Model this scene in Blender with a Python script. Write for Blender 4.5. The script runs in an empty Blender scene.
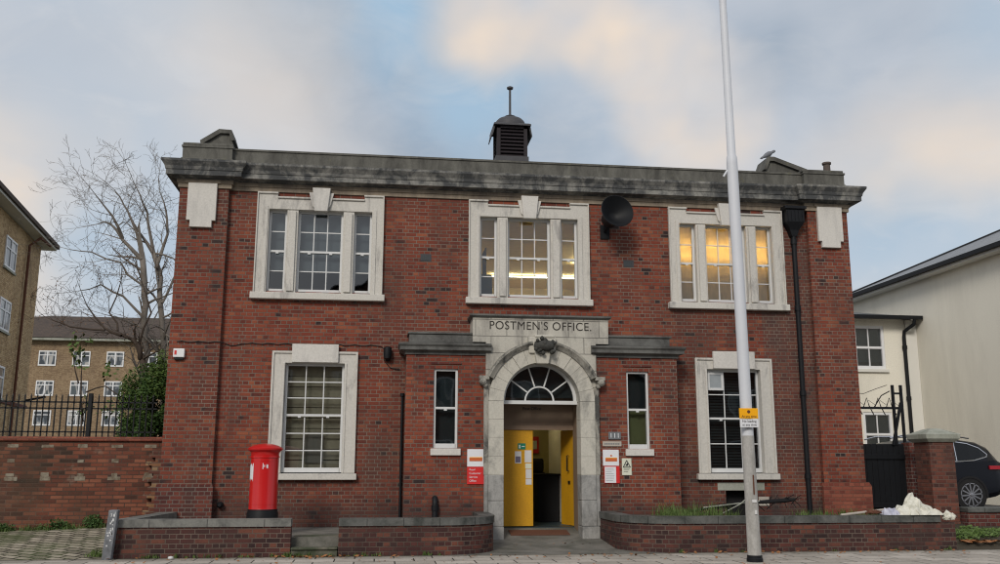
import bpy, math, random
from mathutils import Vector, noise as mnoise
random.seed(7)
R = math.radians
scn = bpy.context.scene
col = scn.collection

# ------------------------------------------------------------------ nodes
class NT:
    def __init__(s, nt): s.nt = nt
    def n(s, typ, ins=None, **kw):
        nd = s.nt.nodes.new(typ)
        for k, v in kw.items(): setattr(nd, k, v)
        for k, v in (ins or {}).items():
            if hasattr(v, 'is_output') or isinstance(v, bpy.types.NodeSocket): s.nt.links.new(v, nd.inputs[k])
            else: nd.inputs[k].default_value = v
        return nd
    def l(s, a, b): s.nt.links.new(a, b)
    def math(s, op, a, b=0.0, c=None, clamp=False):
        d = {0: a, 1: b}
        if c is not None: d[2] = c
        return s.n('ShaderNodeMath', d, operation=op, use_clamp=clamp).outputs[0]
    def mix(s, f, a, b, blend='MIX'):
        nd = s.n('ShaderNodeMix', data_type='RGBA', blend_type=blend)
        for i, v in ((0, f), (6, a), (7, b)):
            if isinstance(v, bpy.types.NodeSocket): s.l(v, nd.inputs[i])
            else: nd.inputs[i].default_value = v if i == 0 else (tuple(v) + (1,))[:4]
        return nd.outputs[2]
    def ramp(s, f, stops, interp='LINEAR'):
        nd = s.n('ShaderNodeValToRGB', {0: f}); cr = nd.color_ramp; cr.interpolation = interp
        while len(cr.elements) > 1: cr.elements.remove(cr.elements[-1])
        for i, (p, c) in enumerate(stops):
            e = cr.elements[0] if i == 0 else cr.elements.new(p)
            e.position = p; e.color = (tuple(c) + (1,))[:4] if not isinstance(c, (int, float)) else (c, c, c, 1)
        return nd.outputs[0]
    def noise(s, vec, scale, detail=4, rough=.6, dist=0.0):
        return s.n('ShaderNodeTexNoise', {'Vector': vec, 'Scale': scale, 'Detail': detail, 'Roughness': rough, 'Distortion': dist}).outputs[0]
    def scale(s, vec, v):
        return s.n('ShaderNodeVectorMath', {0: vec, 1: v}, operation='MULTIPLY').outputs[0]

def newmat(name):
    m = bpy.data.materials.new(name); m.use_nodes = True
    t = NT(m.node_tree); b = m.node_tree.nodes['Principled BSDF']
    b.inputs['Specular IOR Level'].default_value = .35
    return m, t, b
def pos(t): return t.n('ShaderNodeNewGeometry').outputs['Position']

def plain(name, c, rough=.6, metal=0, var=.15, scale=6, bump=.0, spec=.35, coat=0):
    m, t, b = newmat(name); p = pos(t)
    f = t.noise(p, scale)
    f2 = t.math('MULTIPLY_ADD', f, 2*var, 1 - var)
    cc = t.n('ShaderNodeVectorMath', {0: c[:3], 'Scale': f2}, operation='SCALE').outputs[0]
    t.l(cc, b.inputs['Base Color']); b.inputs['Roughness'].default_value = rough; b.inputs['Metallic'].default_value = metal
    b.inputs['Specular IOR Level'].default_value = spec; b.inputs['Coat Weight'].default_value = coat
    if bump:
        t.l(t.n('ShaderNodeBump', {'Height': t.noise(p, scale*5), 'Strength': bump, 'Distance': .01}).outputs[0], b.inputs['Normal'])
    return m

def wall_uv(t):
    g = t.n('ShaderNodeNewGeometry'); P = t.n('ShaderNodeSeparateXYZ', {0: g.outputs['Position']}); Nn = t.n('ShaderNodeSeparateXYZ', {0: g.outputs['True Normal']})
    ax = t.math('ABSOLUTE', Nn.outputs[0]); ay = t.math('ABSOLUTE', Nn.outputs[1]); az = t.math('ABSOLUTE', Nn.outputs[2])
    useY = t.math('GREATER_THAN', ax, ay); top = t.math('GREATER_THAN', az, .7)
    def sel(f, a, b): return t.math('ADD', t.math('MULTIPLY', a, t.math('SUBTRACT', 1, f)), t.math('MULTIPLY', b, f))
    u = sel(useY, P.outputs[0], P.outputs[1]); u = sel(top, u, P.outputs[0])
    v = sel(top, P.outputs[2], P.outputs[1])
    return t.n('ShaderNodeCombineXYZ', {0: u, 1: v}).outputs[0], g.outputs['Position'], P

def brick(name, stops, mortar=(.30, .24, .19), bw=.225, rh=.075, squash=True, uvmap=False, dirt=(.05, .035, .03), msize=.009, patch=None, stain_low=0, grime=.62, pale_zone=None):
    m, t, b = newmat(name)
    if uvmap:
        uv = t.n('ShaderNodeUVMap', uv_map='UVMap').outputs[0]; p = pos(t); P = t.n('ShaderNodeSeparateXYZ', {0: p})
    else: uv, p, P = wall_uv(t)
    wob = t.n('ShaderNodeTexNoise', {'Vector': p, 'Scale': 3.0, 'Detail': 3}).outputs[1]
    uvw = t.n('ShaderNodeVectorMath', {0: uv, 1: t.n('ShaderNodeVectorMath', {0: wob, 'Scale': .006}, operation='SCALE').outputs[0]}, operation='ADD').outputs[0]
    bt = t.n('ShaderNodeTexBrick', {'Vector': uvw, 'Color1': (0, 0, 0, 1), 'Color2': (1, 1, 1, 1), 'Mortar': (0, 0, 0, 1), 'Scale': 1.0, 'Mortar Size': msize, 'Mortar Smooth': .4, 'Brick Width': bw, 'Row Height': rh},
             offset=.5, squash=.5 if squash else 1, squash_frequency=2)
    cl = t.noise(p, 1.3, 3, .7)
    tint = t.math('ADD', bt.outputs[0], t.math('MULTIPLY', t.math('SUBTRACT', cl, .46), .7), clamp=True)
    c = t.ramp(tint, stops, 'LINEAR')
    fine = t.noise(p, 60, 2)
    c = t.mix(.35, c, t.ramp(fine, [(0.2, (.45,)*3), (.8, (1.35,)*3)]), 'MULTIPLY')
    big = t.noise(t.scale(p, (1, 1, .45)), .8, 5, .65)
    c = t.mix(t.ramp(big, [(.44, 0.0), (.66, grime)]), c, dirt)
    st_ = t.noise(t.scale(p, (2.6, 1, .22)), 1.0, 4, .6); c = t.mix(t.ramp(st_, [(.56, 0.0), (.70, .45)]), c, (.06, .035, .03))
    if patch:
        pn = t.noise(p, patch[1], 4, .7)
        c = t.mix(t.ramp(pn, [(patch[2], 0.0), (patch[2]+.08, patch[3])]), c, patch[0])
    mvar = t.noise(p, .9, 4, .7)
    mc = t.mix(t.ramp(mvar, [(.40, 0.0), (.70, 1.0)]), tuple(x*.42 for x in mortar), mortar)
    if pale_zone:   # runs of paler repointing beside an old leak: (x0, x1)
        zx = t.math('MULTIPLY', t.math('GREATER_THAN', P.outputs[0], pale_zone[0]), t.math('LESS_THAN', P.outputs[0], pale_zone[1]))
        zn = t.math('MULTIPLY', zx, t.ramp(t.noise(t.scale(p, (2, 1, .5)), 1.1, 4, .7), [(.35, 0.25), (.6, 1.0)]))
        c = t.mix(zn, c, t.mix(.75, c, (.07, .045, .04)))
    col_ = t.mix(t.math('MULTIPLY', bt.outputs[1], .72), c, mc)
    if stain_low:
        z = P.outputs[2]
        s = t.math('ADD', z, t.math('MULTIPLY', t.noise(t.scale(p, (2, 2, 1)), 1.6, 4), .5))
        col_ = t.mix(t.ramp(t.math('MULTIPLY', s, .5), [(.05 + .5*stain_low, .62), (.22 + .5*stain_low, 0.0)]), col_, (.040, .030, .028))
    t.l(col_, b.inputs['Base Color']); b.inputs['Roughness'].default_value = .88
    h = t.math('SUBTRACT', t.math('MULTIPLY', fine, .35), bt.outputs[1])
    t.l(t.n('ShaderNodeBump', {'Height': h, 'Strength': .7, 'Distance': .008}).outputs[0], b.inputs['Normal'])
    return m

def stone(name, base, dark, amt=(.5, .75), streak=.25, rough=.85, third=None, scale=2.2, joints=None, bump=.4):
    m, t, b = newmat(name); p = pos(t)
    f = t.noise(t.scale(p, (1, 1, streak)), scale, 6, .7, .4)
    c = t.mix(t.ramp(f, [(amt[0], 0.0), (amt[1], 1.0)]), base, dark)
    if third:
        f3 = t.noise(p, third[1], 6, .75); c = t.mix(t.ramp(f3, [(third[2], 0.0), (third[2]+.12, third[3])]), c, third[0])
    fine = t.noise(p, 30, 4)
    c = t.mix(.32, c, t.ramp(fine, [(.3, (.7,)*3), (.7, (1.25,)*3)]), 'MULTIPLY')
    h = t.math('MULTIPLY', fine, .5)
    if joints:
        uv, _, _ = wall_uv(t)
        bt = t.n('ShaderNodeTexBrick', {'Vector': uv, 'Scale': 1.0, 'Mortar Size': .008, 'Brick Width': joints[0], 'Row Height': joints[1]}, offset=.5)
        c = t.mix(t.math('MULTIPLY', bt.outputs[1], .7), c, tuple(x*.35 for x in dark)); h = t.math('SUBTRACT', h, bt.outputs[1])
    t.l(c, b.inputs['Base Color']); b.inputs['Roughness'].default_value = rough
    t.l(t.n('ShaderNodeBump', {'Height': h, 'Strength': bump, 'Distance': .01}).outputs[0], b.inputs['Normal'])
    return m

def glassmat(name, tint=(.6, .65, .66), refl=1.0):
    m = bpy.data.materials.new(name); m.use_nodes = True; t = NT(m.node_tree); m.node_tree.nodes.clear()
    fr = t.n('ShaderNodeFresnel', {'IOR': 1.55}).outputs[0]
    fac = t.math('MULTIPLY_ADD', fr, refl, .05*refl, clamp=True)
    bp = t.n('ShaderNodeBump', {'Height': t.noise(pos(t), 1.7, 1), 'Strength': .12, 'Distance': .02}).outputs[0]
    g = t.n('ShaderNodeBsdfGlossy', {'Color': (.95, .97, 1, 1), 'Roughness': .02, 'Normal': bp}).outputs[0]
    tr = t.n('ShaderNodeBsdfTransparent', {'Color': tint + (1,)}).outputs[0]
    mx = t.n('ShaderNodeMixShader', {0: fac, 1: tr, 2: g}).outputs[0]
    t.n('ShaderNodeOutputMaterial', {0: mx}); return m

def emit(name, c, s):
    m = bpy.data.materials.new(name); m.use_nodes = True; t = NT(m.node_tree); m.node_tree.nodes.clear()
    t.n('ShaderNodeOutputMaterial', {0: t.n('ShaderNodeEmission', {0: c + (1,), 1: s}).outputs[0]}); return m

def translucent(name, c, mixf=.5):
    m = bpy.data.materials.new(name); m.use_nodes = True; t = NT(m.node_tree); m.node_tree.nodes.clear()
    p = pos(t); f = t.noise(t.scale(p, (3, 1, 1)), 3, 4)
    cc = t.mix(.5, c, t.ramp(f, [(.3, (.6,)*3), (.7, (1.2,)*3)]), 'MULTIPLY')
    a = t.n('ShaderNodeBsdfDiffuse', {0: cc}).outputs[0]; d = t.n('ShaderNodeBsdfTranslucent', {0: cc}).outputs[0]
    t.n('ShaderNodeOutputMaterial', {0: t.n('ShaderNodeMixShader', {0: mixf, 1: a, 2: d}).outputs[0]}); return m

RED = [(0.0, (.032, .018, .018)), (.025, (.045, .022, .021)), (.06, (.12, .029, .019)), (.30, (.182, .040, .023)), (.65, (.215, .049, .027)), (.9, (.238, .060, .031)), (1, (.28, .085, .042))]
M = {}
M['brick'] = brick('red_brickwork', RED, pale_zone=None, stain_low=.75)
M['brick_main'] = brick('red_brickwork_leak_stained', RED, pale_zone=(12.05, 13.17), stain_low=.75)
M['brick_plinth'] = brick('new_red_brick', [(0, (.15, .04, .028)), (.5, (.22, .06, .038)), (1, (.28, .09, .055))], mortar=(.25, .12, .08), grime=.2)
M['brick_plinth_dark'] = brick('dark_plinth_brick', [(0, (.07, .02, .018)), (.5, (.11, .03, .024)), (1, (.17, .045, .03))], mortar=(.30, .26, .22), grime=.3)
M['brick_pier'] = brick('pier_brick', [(0, (.05, .022, .018)), (.3, (.11, .035, .025)), (1, (.19, .065, .042))], mortar=(.20, .13, .10), grime=.5)
M['brick_low'] = brick('engineering_brick', [(0, (.028, .014, .014)), (.4, (.06, .022, .02)), (.8, (.10, .033, .026)), (1, (.16, .055, .035))], mortar=(.19, .145, .115), uvmap=True, stain_low=-.10, grime=.4)
M['brick_old'] = brick('old_orange_brick', [(0, (.04, .02, .014)), (.25, (.11, .036, .022)), (.6, (.17, .052, .029)), (1, (.23, .085, .048))], mortar=(.16, .10, .07), squash=False, patch=((.22, .17, .13), 2.2, .62, .5), dirt=(.05, .04, .025), grime=.7, stain_low=.1)
M['brick_yellow'] = brick('yellow_stock_brick', [(0, (.32, .20, .095)), (.4, (.50, .34, .17)), (1, (.62, .45, .25))], mortar=(.36, .29, .2), msize=.008, grime=.25, dirt=(.12, .08, .05))
M['brick_tan'] = brick('tan_stock_brick', [(0, (.20, .13, .075)), (.4, (.29, .20, .115)), (1, (.37, .27, .16))], mortar=(.28, .23, .17), msize=.008, grime=.3, dirt=(.12, .08, .05))
M['brick_tooth'] = brick('toothed_yellow_brick', [(0, (.08, .03, .02)), (.45, (.16, .05, .03)), (.75, (.26, .13, .06)), (1, (.30, .20, .11))], mortar=(.26, .2, .15), grime=.5)
M['cottage_brick'] = brick('terrace_brick', [(0, (.10, .04, .03)), (1, (.2, .09, .05))], mortar=(.2, .16, .13))
M['stone'] = stone('portland_stone', (.56, .54, .495), (.27, .26, .25), (.55, .70))
M['stone_jamb'] = stone('jamb_stone', (.50, .48, .42), (.20, .195, .18), (.50, .72), streak=.5, third=((.06, .06, .055), 3, .66, .7))
M['stone_dirty'] = stone('sooty_stone', (.34, .325, .285), (.07, .07, .066), (.42, .62), streak=.6, scale=4)
M['stone_panel'] = stone('lintel_stone', (.47, .45, .395), (.19, .18, .165), (.46, .70), joints=(.62, .33))
M['stone_pale'] = stone('clean_stone', (.60, .58, .54), (.42, .41, .39), (.5, .75))
M['stone_green'] = stone('algae_stone', (.36, .37, .32), (.19, .20, .16), (.45, .7))
M['inset'] = stone('grubby_inset_stone', (.25, .22, .17), (.12, .09, .06), (.42, .6), streak=1, scale=5)
M['granite'] = stone('grey_granite', (.33, .325, .31), (.15, .15, .145), (.4, .7), streak=.6, scale=4)
M['cornice'] = stone('weathered_cornice', (.25, .245, .225), (.06, .063, .065), (.36, .56), streak=.8, scale=3.2, third=((.40, .385, .34), .45, .58, .7))
M['frieze'] = stone('frieze_stone', (.29, .24, .18), (.11, .09, .075), (.4, .7))
M['parapet'] = stone('lichen_parapet', (.14, .137, .12), (.06, .058, .052), (.38, .66), streak=.35, scale=3, third=((.19, .18, .06), 2.6, .60, .4))
M['coping'] = stone('dark_coping', (.12, .122, .115), (.035, .04, .036), (.4, .65), streak=1, rough=.6, joints=(.6, 5))
M['coping_pale'] = stone('grey_coping', (.19, .19, .175), (.06, .062, .06), (.45, .7), streak=1, joints=(.9, 5))
M['lead'] = stone('lead_slab', (.13, .13, .122), (.05, .049, .046), (.42, .65), streak=.8, rough=.55, third=((.30, .30, .29), 3, .64, .6))
M['stone_plate'] = plain('stone_plate', (.42, .38, .33))
M['white'] = plain('white_paint', (.62, .63, .63), .45, var=.08)
M['white_new'] = plain('white_upvc', (.72, .73, .74), .35, var=.04)
M['putty'] = plain('dark_putty', (.03, .03, .03))
M['glass'] = glassmat('window_glass')
M['glass_dark'] = glassmat('dark_glass', (.35, .38, .4), 1.2)
M['interior'] = plain('room_plaster', (.70, .58, .34), .9)
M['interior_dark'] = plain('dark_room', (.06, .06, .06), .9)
M['hall'] = plain('hall_paint', (.50, .44, .20), .8)
M['hall_floor'] = plain('teal_vinyl', (.03, .05, .06), .4)
M['blind_grey'] = plain('grey_blind', (.30, .33, .35), .9)
M['blind_brown'] = plain('brown_slats', (.72, .62, .46), .9, var=.3)
M['blind_green'] = plain('olive_blind', (.40, .40, .19), .9)
M['blind_dark'] = plain('charcoal_blind', (.07, .085, .09), .9)
M['blind_glow'] = translucent('cream_blind', (.75, .62, .38), .75)
M['tube'] = emit('fluorescent_tube', (1, .84, .50), 42)
M['tube_warm'] = emit('warm_tube', (1, .72, .36), 70)
M['hall_lamp'] = emit('hall_lamp_glow', (1, .85, .5), 13)
M['black'] = plain('black_iron', (.007, .008, .010), .55, var=.3, spec=.25)
M['black_matt'] = plain('black_matt', (.01, .01, .011), .8)
M['bronze'] = plain('dark_carving', (.05, .05, .045), .8, var=.5, scale=14, bump=.6)
M['dome'] = plain('lead_dome', (.06, .06, .065), .6, var=.3, bump=.3)
M['slats'] = plain('purple_brown_louvre', (.022, .017, .02), .7)
M['slate'] = stone('roof_slate', (.10, .10, .11), (.05, .05, .055), (.4, .7), streak=1, joints=(.3, .2))
M['slate_pale'] = stone('wet_slate', (.16, .17, .18), (.09, .095, .10), (.4, .7), streak=1, rough=.35, joints=(.35, .22))
M['tile_brown'] = stone('brown_roof_tile', (.09, .065, .05), (.05, .04, .035), (.4, .7), streak=1, joints=(.3, .25))
M['yellow'] = stone('yellow_door_paint', (.60, .31, .012), (.50, .25, .012), (.45, .75), streak=.4, scale=3, rough=.5, third=((.30, .17, .03), 7, .70, .5), bump=.08)
M['brown_panel'] = plain('brown_board', (.24, .17, .12), .6)
M['door_edge'] = plain('door_edge', (.45, .25, .02))
M['redbox'] = plain('pillar_box_red', (.52, .008, .009), .28, var=.08, scale=3, spec=.5, coat=.3)
M['redsign'] = plain('sign_red', (.60, .03, .03), .4, var=.03)
M['whitesign'] = plain('sign_white', (.72, .73, .76), .4, var=.03)
M['creamsign'] = plain('sign_cream', (.66, .68, .56), .4, var=.03)
M['orange'] = plain('sign_orange', (.55, .13, .04), .5, var=.05)
M['yellowsign'] = plain('sign_yellow', (.90, .42, .01), .35, var=.04)
M['greysign'] = plain('plate_grey', (.15, .16, .17), .5)
M['airbrick'] = plain('air_brick_iron', (.05, .055, .06), .6)
M['ink'] = plain('sign_ink', (.02, .02, .025), .6)
M['engraved'] = plain('engraved_letters', (.035, .032, .028), .9, var=.4, scale=12)
M['greensign'] = plain('sign_green', (.01, .20, .12), .5)
M['paper'] = plain('paper', (.62, .62, .62), .8)
M['pic'] = plain('printed_picture', (.16, .14, .20), .7, var=.5, scale=40)
M['post_grey'] = plain('concrete_grey_post', (.36, .35, .33), .8, var=.18, scale=5, bump=.3)
M['post_grey'] = stone('weathered_post', (.40, .39, .37), (.22, .21, .19), (.45, .75), streak=.3, scale=5, third=((.13, .09, .06), 9, .70, .7))
M['bollard'] = stone('slate_grey_post', (.20, .21, .23), (.09, .095, .10), (.4, .7), streak=.5, scale=8)
M['post_white'] = plain('pale_post_paint', (.60, .62, .66), .5, var=.08, scale=2)
M['rust'] = plain('rust', (.12, .05, .03), .9)
M['render_wall'] = plain('cream_render', (.66, .63, .54), .9, var=.05, scale=.6)
M['render_wall'] = stone('cream_render_streaked', (.78, .75, .65), (.66, .63, .54), (.45, .75), streak=.25, scale=.8, bump=.15)
M['render_white'] = plain('white_render', (.68, .67, .62), .9, var=.05, scale=1)
M['concrete'] = stone('concrete', (.19, .18, .16), (.09, .09, .075), (.4, .65), streak=1, scale=1.5)
M['conc_step'] = stone('mossy_concrete', (.15, .14, .11), (.05, .06, .035), (.4, .6), streak=1, scale=2.5)
M['bark'] = plain('bark', (.17, .15, .13), .9, var=.35, scale=5)
M['bark_dark'] = plain('dark_bark', (.06, .045, .035), .9, var=.35, scale=5)
M['leaf_dark'] = plain('evergreen_leaf', (.045, .09, .022), .6, var=.6, scale=2.5)
M['leaf_mid'] = plain('green_leaf', (.085, .14, .03), .6, var=.5, scale=3)
M['leaf_grass'] = plain('grass_blade', (.09, .14, .035), .7, var=.45, scale=4)
M['leaf_autumn'] = plain('autumn_leaf', (.30, .13, .05), .7, var=.5, scale=6)
M['leaf_rust'] = plain('russet_leaf', (.20, .11, .06), .7, var=.5, scale=6)
M['soil'] = plain('soil', (.055, .045, .03), .95, var=.5, scale=3, bump=.5)
M['sack'] = stone('white_sack', (.66, .65, .57), (.42, .41, .33), (.50, .7), streak=1, scale=5, rough=.5, third=((.10, .10, .07), 4, .70, .9), bump=.2)  # grey blotches and dark spots painted as fold shading, mixed with dirt
M['sack_blue'] = plain('bluish_plastic', (.45, .46, .55), .4, var=.2)
M['carpaint'] = plain('midnight_blue_paint', (.003, .004, .008), .28, var=.1, spec=.22, coat=.08)
M['carglass'] = plain('tinted_car_glass', (.006, .007, .008), .08, spec=.3)
M['chrome'] = plain('chrome', (.7, .7, .72), .15, 1)
M['tyre'] = plain('tyre_rubber', (.012, .012, .012), .85)
M['alloy'] = plain('alloy', (.35, .35, .37), .3, .8)
M['tail'] = plain('tail_lens', (.35, .01, .02), .15, spec=.6)
M['asphalt'] = plain('asphalt', (.05, .05, .052), .85, var=.2, scale=8, bump=.4)
M['paint'] = plain('road_paint', (.55, .5, .12), .7)
M['kerb'] = stone('granite_kerb', (.24, .24, .23), (.15, .15, .15), (.4, .7), streak=1, joints=(.9, 5))
M['pigeon'] = plain('pigeon_feather', (.16, .17, .19), .7, var=.3, scale=30)
M['terracotta'] = plain('sooty_pot', (.10, .08, .07), .9)
M['cloth_white'] = M['render_white']

def paving():
    m, t, b = newmat('pavement_slabs'); p = pos(t)
    bt = t.n('ShaderNodeTexBrick', {'Vector': p, 'Color1': (0, 0, 0, 1), 'Color2': (1, 1, 1, 1), 'Mortar': (0, 0, 0, 1), 'Scale': 1.0, 'Mortar Size': .012, 'Mortar Smooth': .3, 'Brick Width': .62, 'Row Height': .45}, offset=.5)
    c = t.ramp(bt.outputs[0], [(0, (.37, .335, .29)), (.5, (.44, .40, .35)), (1, (.51, .465, .41))])
    c = t.mix(t.ramp(t.noise(p, 1.4, 5, .7), [(.45, 0.0), (.7, .5)]), c, (.15, .135, .115))
    c = t.mix(.6, c, t.ramp(t.noise(p, 45, 3), [(.3, (.75,)*3), (.7, (1.2,)*3)]), 'MULTIPLY')
    c = t.mix(t.ramp(t.noise(p, 11, 2), [(.66, 0.0), (.71, .6)]), c, (.07, .065, .06))
    Yp = t.n('ShaderNodeSeparateXYZ', {0: p}).outputs[1]; near = t.math('ADD', t.math('ADD', Yp, 3.0), t.math('MULTIPLY', t.noise(p, 2.5, 4), .35)); c = t.mix(t.ramp(near, [(.08, 0.0), (.40, .65)]), c, (.085, .085, .06))
    c = t.mix(bt.outputs[1], c, (.05, .045, .035))
    t.l(c, b.inputs['Base Color']); b.inputs['Roughness'].default_value = .9
    t.l(t.n('ShaderNodeBump', {'Height': t.math('SUBTRACT', t.math('MULTIPLY', t.noise(p, 30), .4), bt.outputs[1]), 'Strength': .6, 'Distance': .012}).outputs[0], b.inputs['Normal'])
    return m
def setts():
    m, t, b = newmat('granite_setts'); p = pos(t)
    rot = t.n('ShaderNodeMapping', {'Vector': p, 'Rotation': (0, 0, R(28))}).outputs[0]
    wob = t.n('ShaderNodeTexNoise', {'Vector': p, 'Scale': 4.0}).outputs[1]
    rv = t.n('ShaderNodeVectorMath', {0: rot, 1: t.n('ShaderNodeVectorMath', {0: wob, 'Scale': .04}, operation='SCALE').outputs[0]}, operation='ADD').outputs[0]
    bt = t.n('ShaderNodeTexBrick', {'Vector': rv, 'Color1': (0, 0, 0, 1), 'Color2': (1, 1, 1, 1), 'Mortar': (0, 0, 0, 1), 'Scale': 1.0, 'Mortar Size': .022, 'Mortar Smooth': .5, 'Brick Width': .30, 'Row Height': .17}, offset=.5)
    c = t.ramp(bt.outputs[0], [(0, (.18, .16, .12)), (.5, (.29, .26, .195)), (1, (.40, .355, .28))])
    moss = t.noise(p, .9, 5, .7)
    c = t.mix(t.ramp(moss, [(.46, 0.0), (.62, .65)]), c, (.07, .095, .03))
    c = t.mix(bt.outputs[1], c, t.mix(t.ramp(moss, [(.4, 0.0), (.55, 1.0)]), (.04, .035, .025), (.05, .075, .02)))
    t.l(c, b.inputs['Base Color']); b.inputs['Roughness'].default_value = .85
    t.l(t.n('ShaderNodeBump', {'Height': t.math('SUBTRACT', t.math('MULTIPLY', t.noise(p, 12), .5), bt.outputs[1]), 'Strength': 1, 'Distance': .03}).outputs[0], b.inputs['Normal'])
    return m
M['paving'] = paving(); M['setts'] = setts()
M['ground'] = plain('rough_ground', (.10, .10, .07), .95, var=.4, scale=.4)

# ------------------------------------------------------------------ mesh builder
WLOC = {}
class MB:
    def __init__(s): s.v = []; s.f = []; s.mi = []; s.uv = []; s.cur = 0
    def vert(s, p): s.v.append(tuple(p)); return len(s.v)-1
    def face(s, pts, uv=None):
        i = len(s.v); s.v += [tuple(p) for p in pts]; s.f.append(list(range(i, i+len(pts)))); s.mi.append(s.cur); s.uv.append(uv); return s
    def box(s, x0, x1, y0, y1, z0, z1):
        a = [(x0, y0, z0), (x1, y0, z0), (x1, y1, z0), (x0, y1, z0), (x0, y0, z1), (x1, y0, z1), (x1, y1, z1), (x0, y1, z1)]
        i = len(s.v); s.v += a
        for q in ((0, 3, 2, 1), (4, 5, 6, 7), (0, 1, 5, 4), (1, 2, 6, 5), (2, 3, 7, 6), (3, 0, 4, 7)): s.f.append([i+k for k in q]); s.mi.append(s.cur); s.uv.append(None)
        return s
    def obox(s, c, ax, ay, az):   # centre + three half axis vectors
        c, ax, ay, az = map(Vector, (c, ax, ay, az)); i = len(s.v)
        for dz in (-1, 1):
            for dx, dy in ((-1, -1), (1, -1), (1, 1), (-1, 1)): s.v.append(tuple(c+ax*dx+ay*dy+az*dz))
        for q in ((0, 3, 2, 1), (4, 5, 6, 7), (0, 1, 5, 4), (1, 2, 6, 5), (2, 3, 7, 6), (3, 0, 4, 7)): s.f.append([i+k for k in q]); s.mi.append(s.cur); s.uv.append(None)
        return s
    def prism(s, poly, y0, y1):   # poly in XZ (counter-clockwise seen from -Y)
        i = len(s.v); n = len(poly)
        s.v += [(x, y0, z) for x, z in poly] + [(x, y1, z) for x, z in poly]
        s.f.append([i+k for k in range(n)]); s.f.append([i+n+k for k in reversed(range(n))]); s.mi += [s.cur]*2; s.uv += [None]*2
        for k in range(n):
            j = (k+1) % n; s.f.append([i+k, i+n+k, i+n+j, i+j]); s.mi.append(s.cur); s.uv.append(None)
        return s
    def rings(s, rings, caps=True, closed=True):
        i = len(s.v); n = len(rings[0])
        for r in rings: s.v += [tuple(p) for p in r]
        for a in range(len(rings)-1):
            for k in range(n if closed else n-1):
                j = (k+1) % n; s.f.append([i+a*n+k, i+a*n+j, i+(a+1)*n+j, i+(a+1)*n+k]); s.mi.append(s.cur); s.uv.append(None)
        if caps:
            s.f.append([i+k for k in reversed(range(n))]); s.f.append([i+(len(rings)-1)*n+k for k in range(n)]); s.mi += [s.cur]*2; s.uv += [None]*2
        return s
    def lathe(s, c, prof, n=24, axis=(0, 0, 1)):
        ax = Vector(axis).normalized(); u = ax.orthogonal().normalized(); w = ax.cross(u); c = Vector(c)
        return s.rings([[c+ax*h+(u*math.cos(2*math.pi*k/n)+w*math.sin(2*math.pi*k/n))*r for k in range(n)] for r, h in prof])
    def tube(s, pts, rad, n=8):
        pts = [Vector(p) for p in pts]; rr = rad if isinstance(rad, (list, tuple)) else [rad]*len(pts); rings = []; u = None
        for k, p in enumerate(pts):
            d = (pts[min(k+1, len(pts)-1)]-pts[max(k-1, 0)]).normalized()
            if u is None: u = d.orthogonal().normalized()
            else:
                u = u-d*u.dot(d); u = u.normalized() if u.length > 1e-6 else d.orthogonal().normalized()
            w = d.cross(u)
            rings.append([p+(u*math.cos(2*math.pi*q/n)+w*math.sin(2*math.pi*q/n))*rr[k] for q in range(n)])
        return s.rings(rings, caps=n > 3)
    def build(s, name, mats, parent=None, label=None, cat=None, group=None, kind=None, bevel=0, smooth=False):
        if not isinstance(mats, (list, tuple)): mats = [mats]
        xs, ys, zs = zip(*s.v)
        c = Vector(((min(xs)+max(xs))/2, (min(ys)+max(ys))/2, min(zs)))
        me = bpy.data.meshes.new(name); me.from_pydata([tuple(Vector(p)-c) for p in s.v], [], s.f); 
        for m in mats: me.materials.append(M[m])
        me.polygons.foreach_set('material_index', s.mi)
        if any(u is not None for u in s.uv):
            l = me.uv_layers.new(name='UVMap')
            for poly, u in zip(me.polygons, s.uv):
                if u is not None:
                    for li, q in zip(poly.loop_indices, u): l.data[li].uv = q
        if smooth:
            me.polygons.foreach_set('use_smooth', [True]*len(me.polygons))
            if smooth is not True: me.set_sharp_from_angle(angle=R(smooth))
        me.update()
        o = bpy.data.objects.new(name, me); col.objects.link(o)
        WLOC[o] = c; o.parent = parent; o.location = c-(WLOC[parent] if parent else Vector())
        if bevel:
            b = o.modifiers.new('bevel', 'BEVEL'); b.width = bevel; b.segments = 2; b.limit_method = 'ANGLE'; b.angle_limit = R(40)
        tag(o, label, cat, group, kind); return o
def tag(o, label=None, cat=None, group=None, kind=None):
    for k, v in (('label', label), ('category', cat), ('group', group), ('kind', kind)):
        if v: o[k] = v
def thing(name, loc, label, cat, group=None):
    o = bpy.data.objects.new(name, None); col.objects.link(o); o.location = loc; o.empty_display_size = .3; WLOC[o] = Vector(loc)
    tag(o, label, cat, group); return o
def B(*a): return MB().box(*a)

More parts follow.
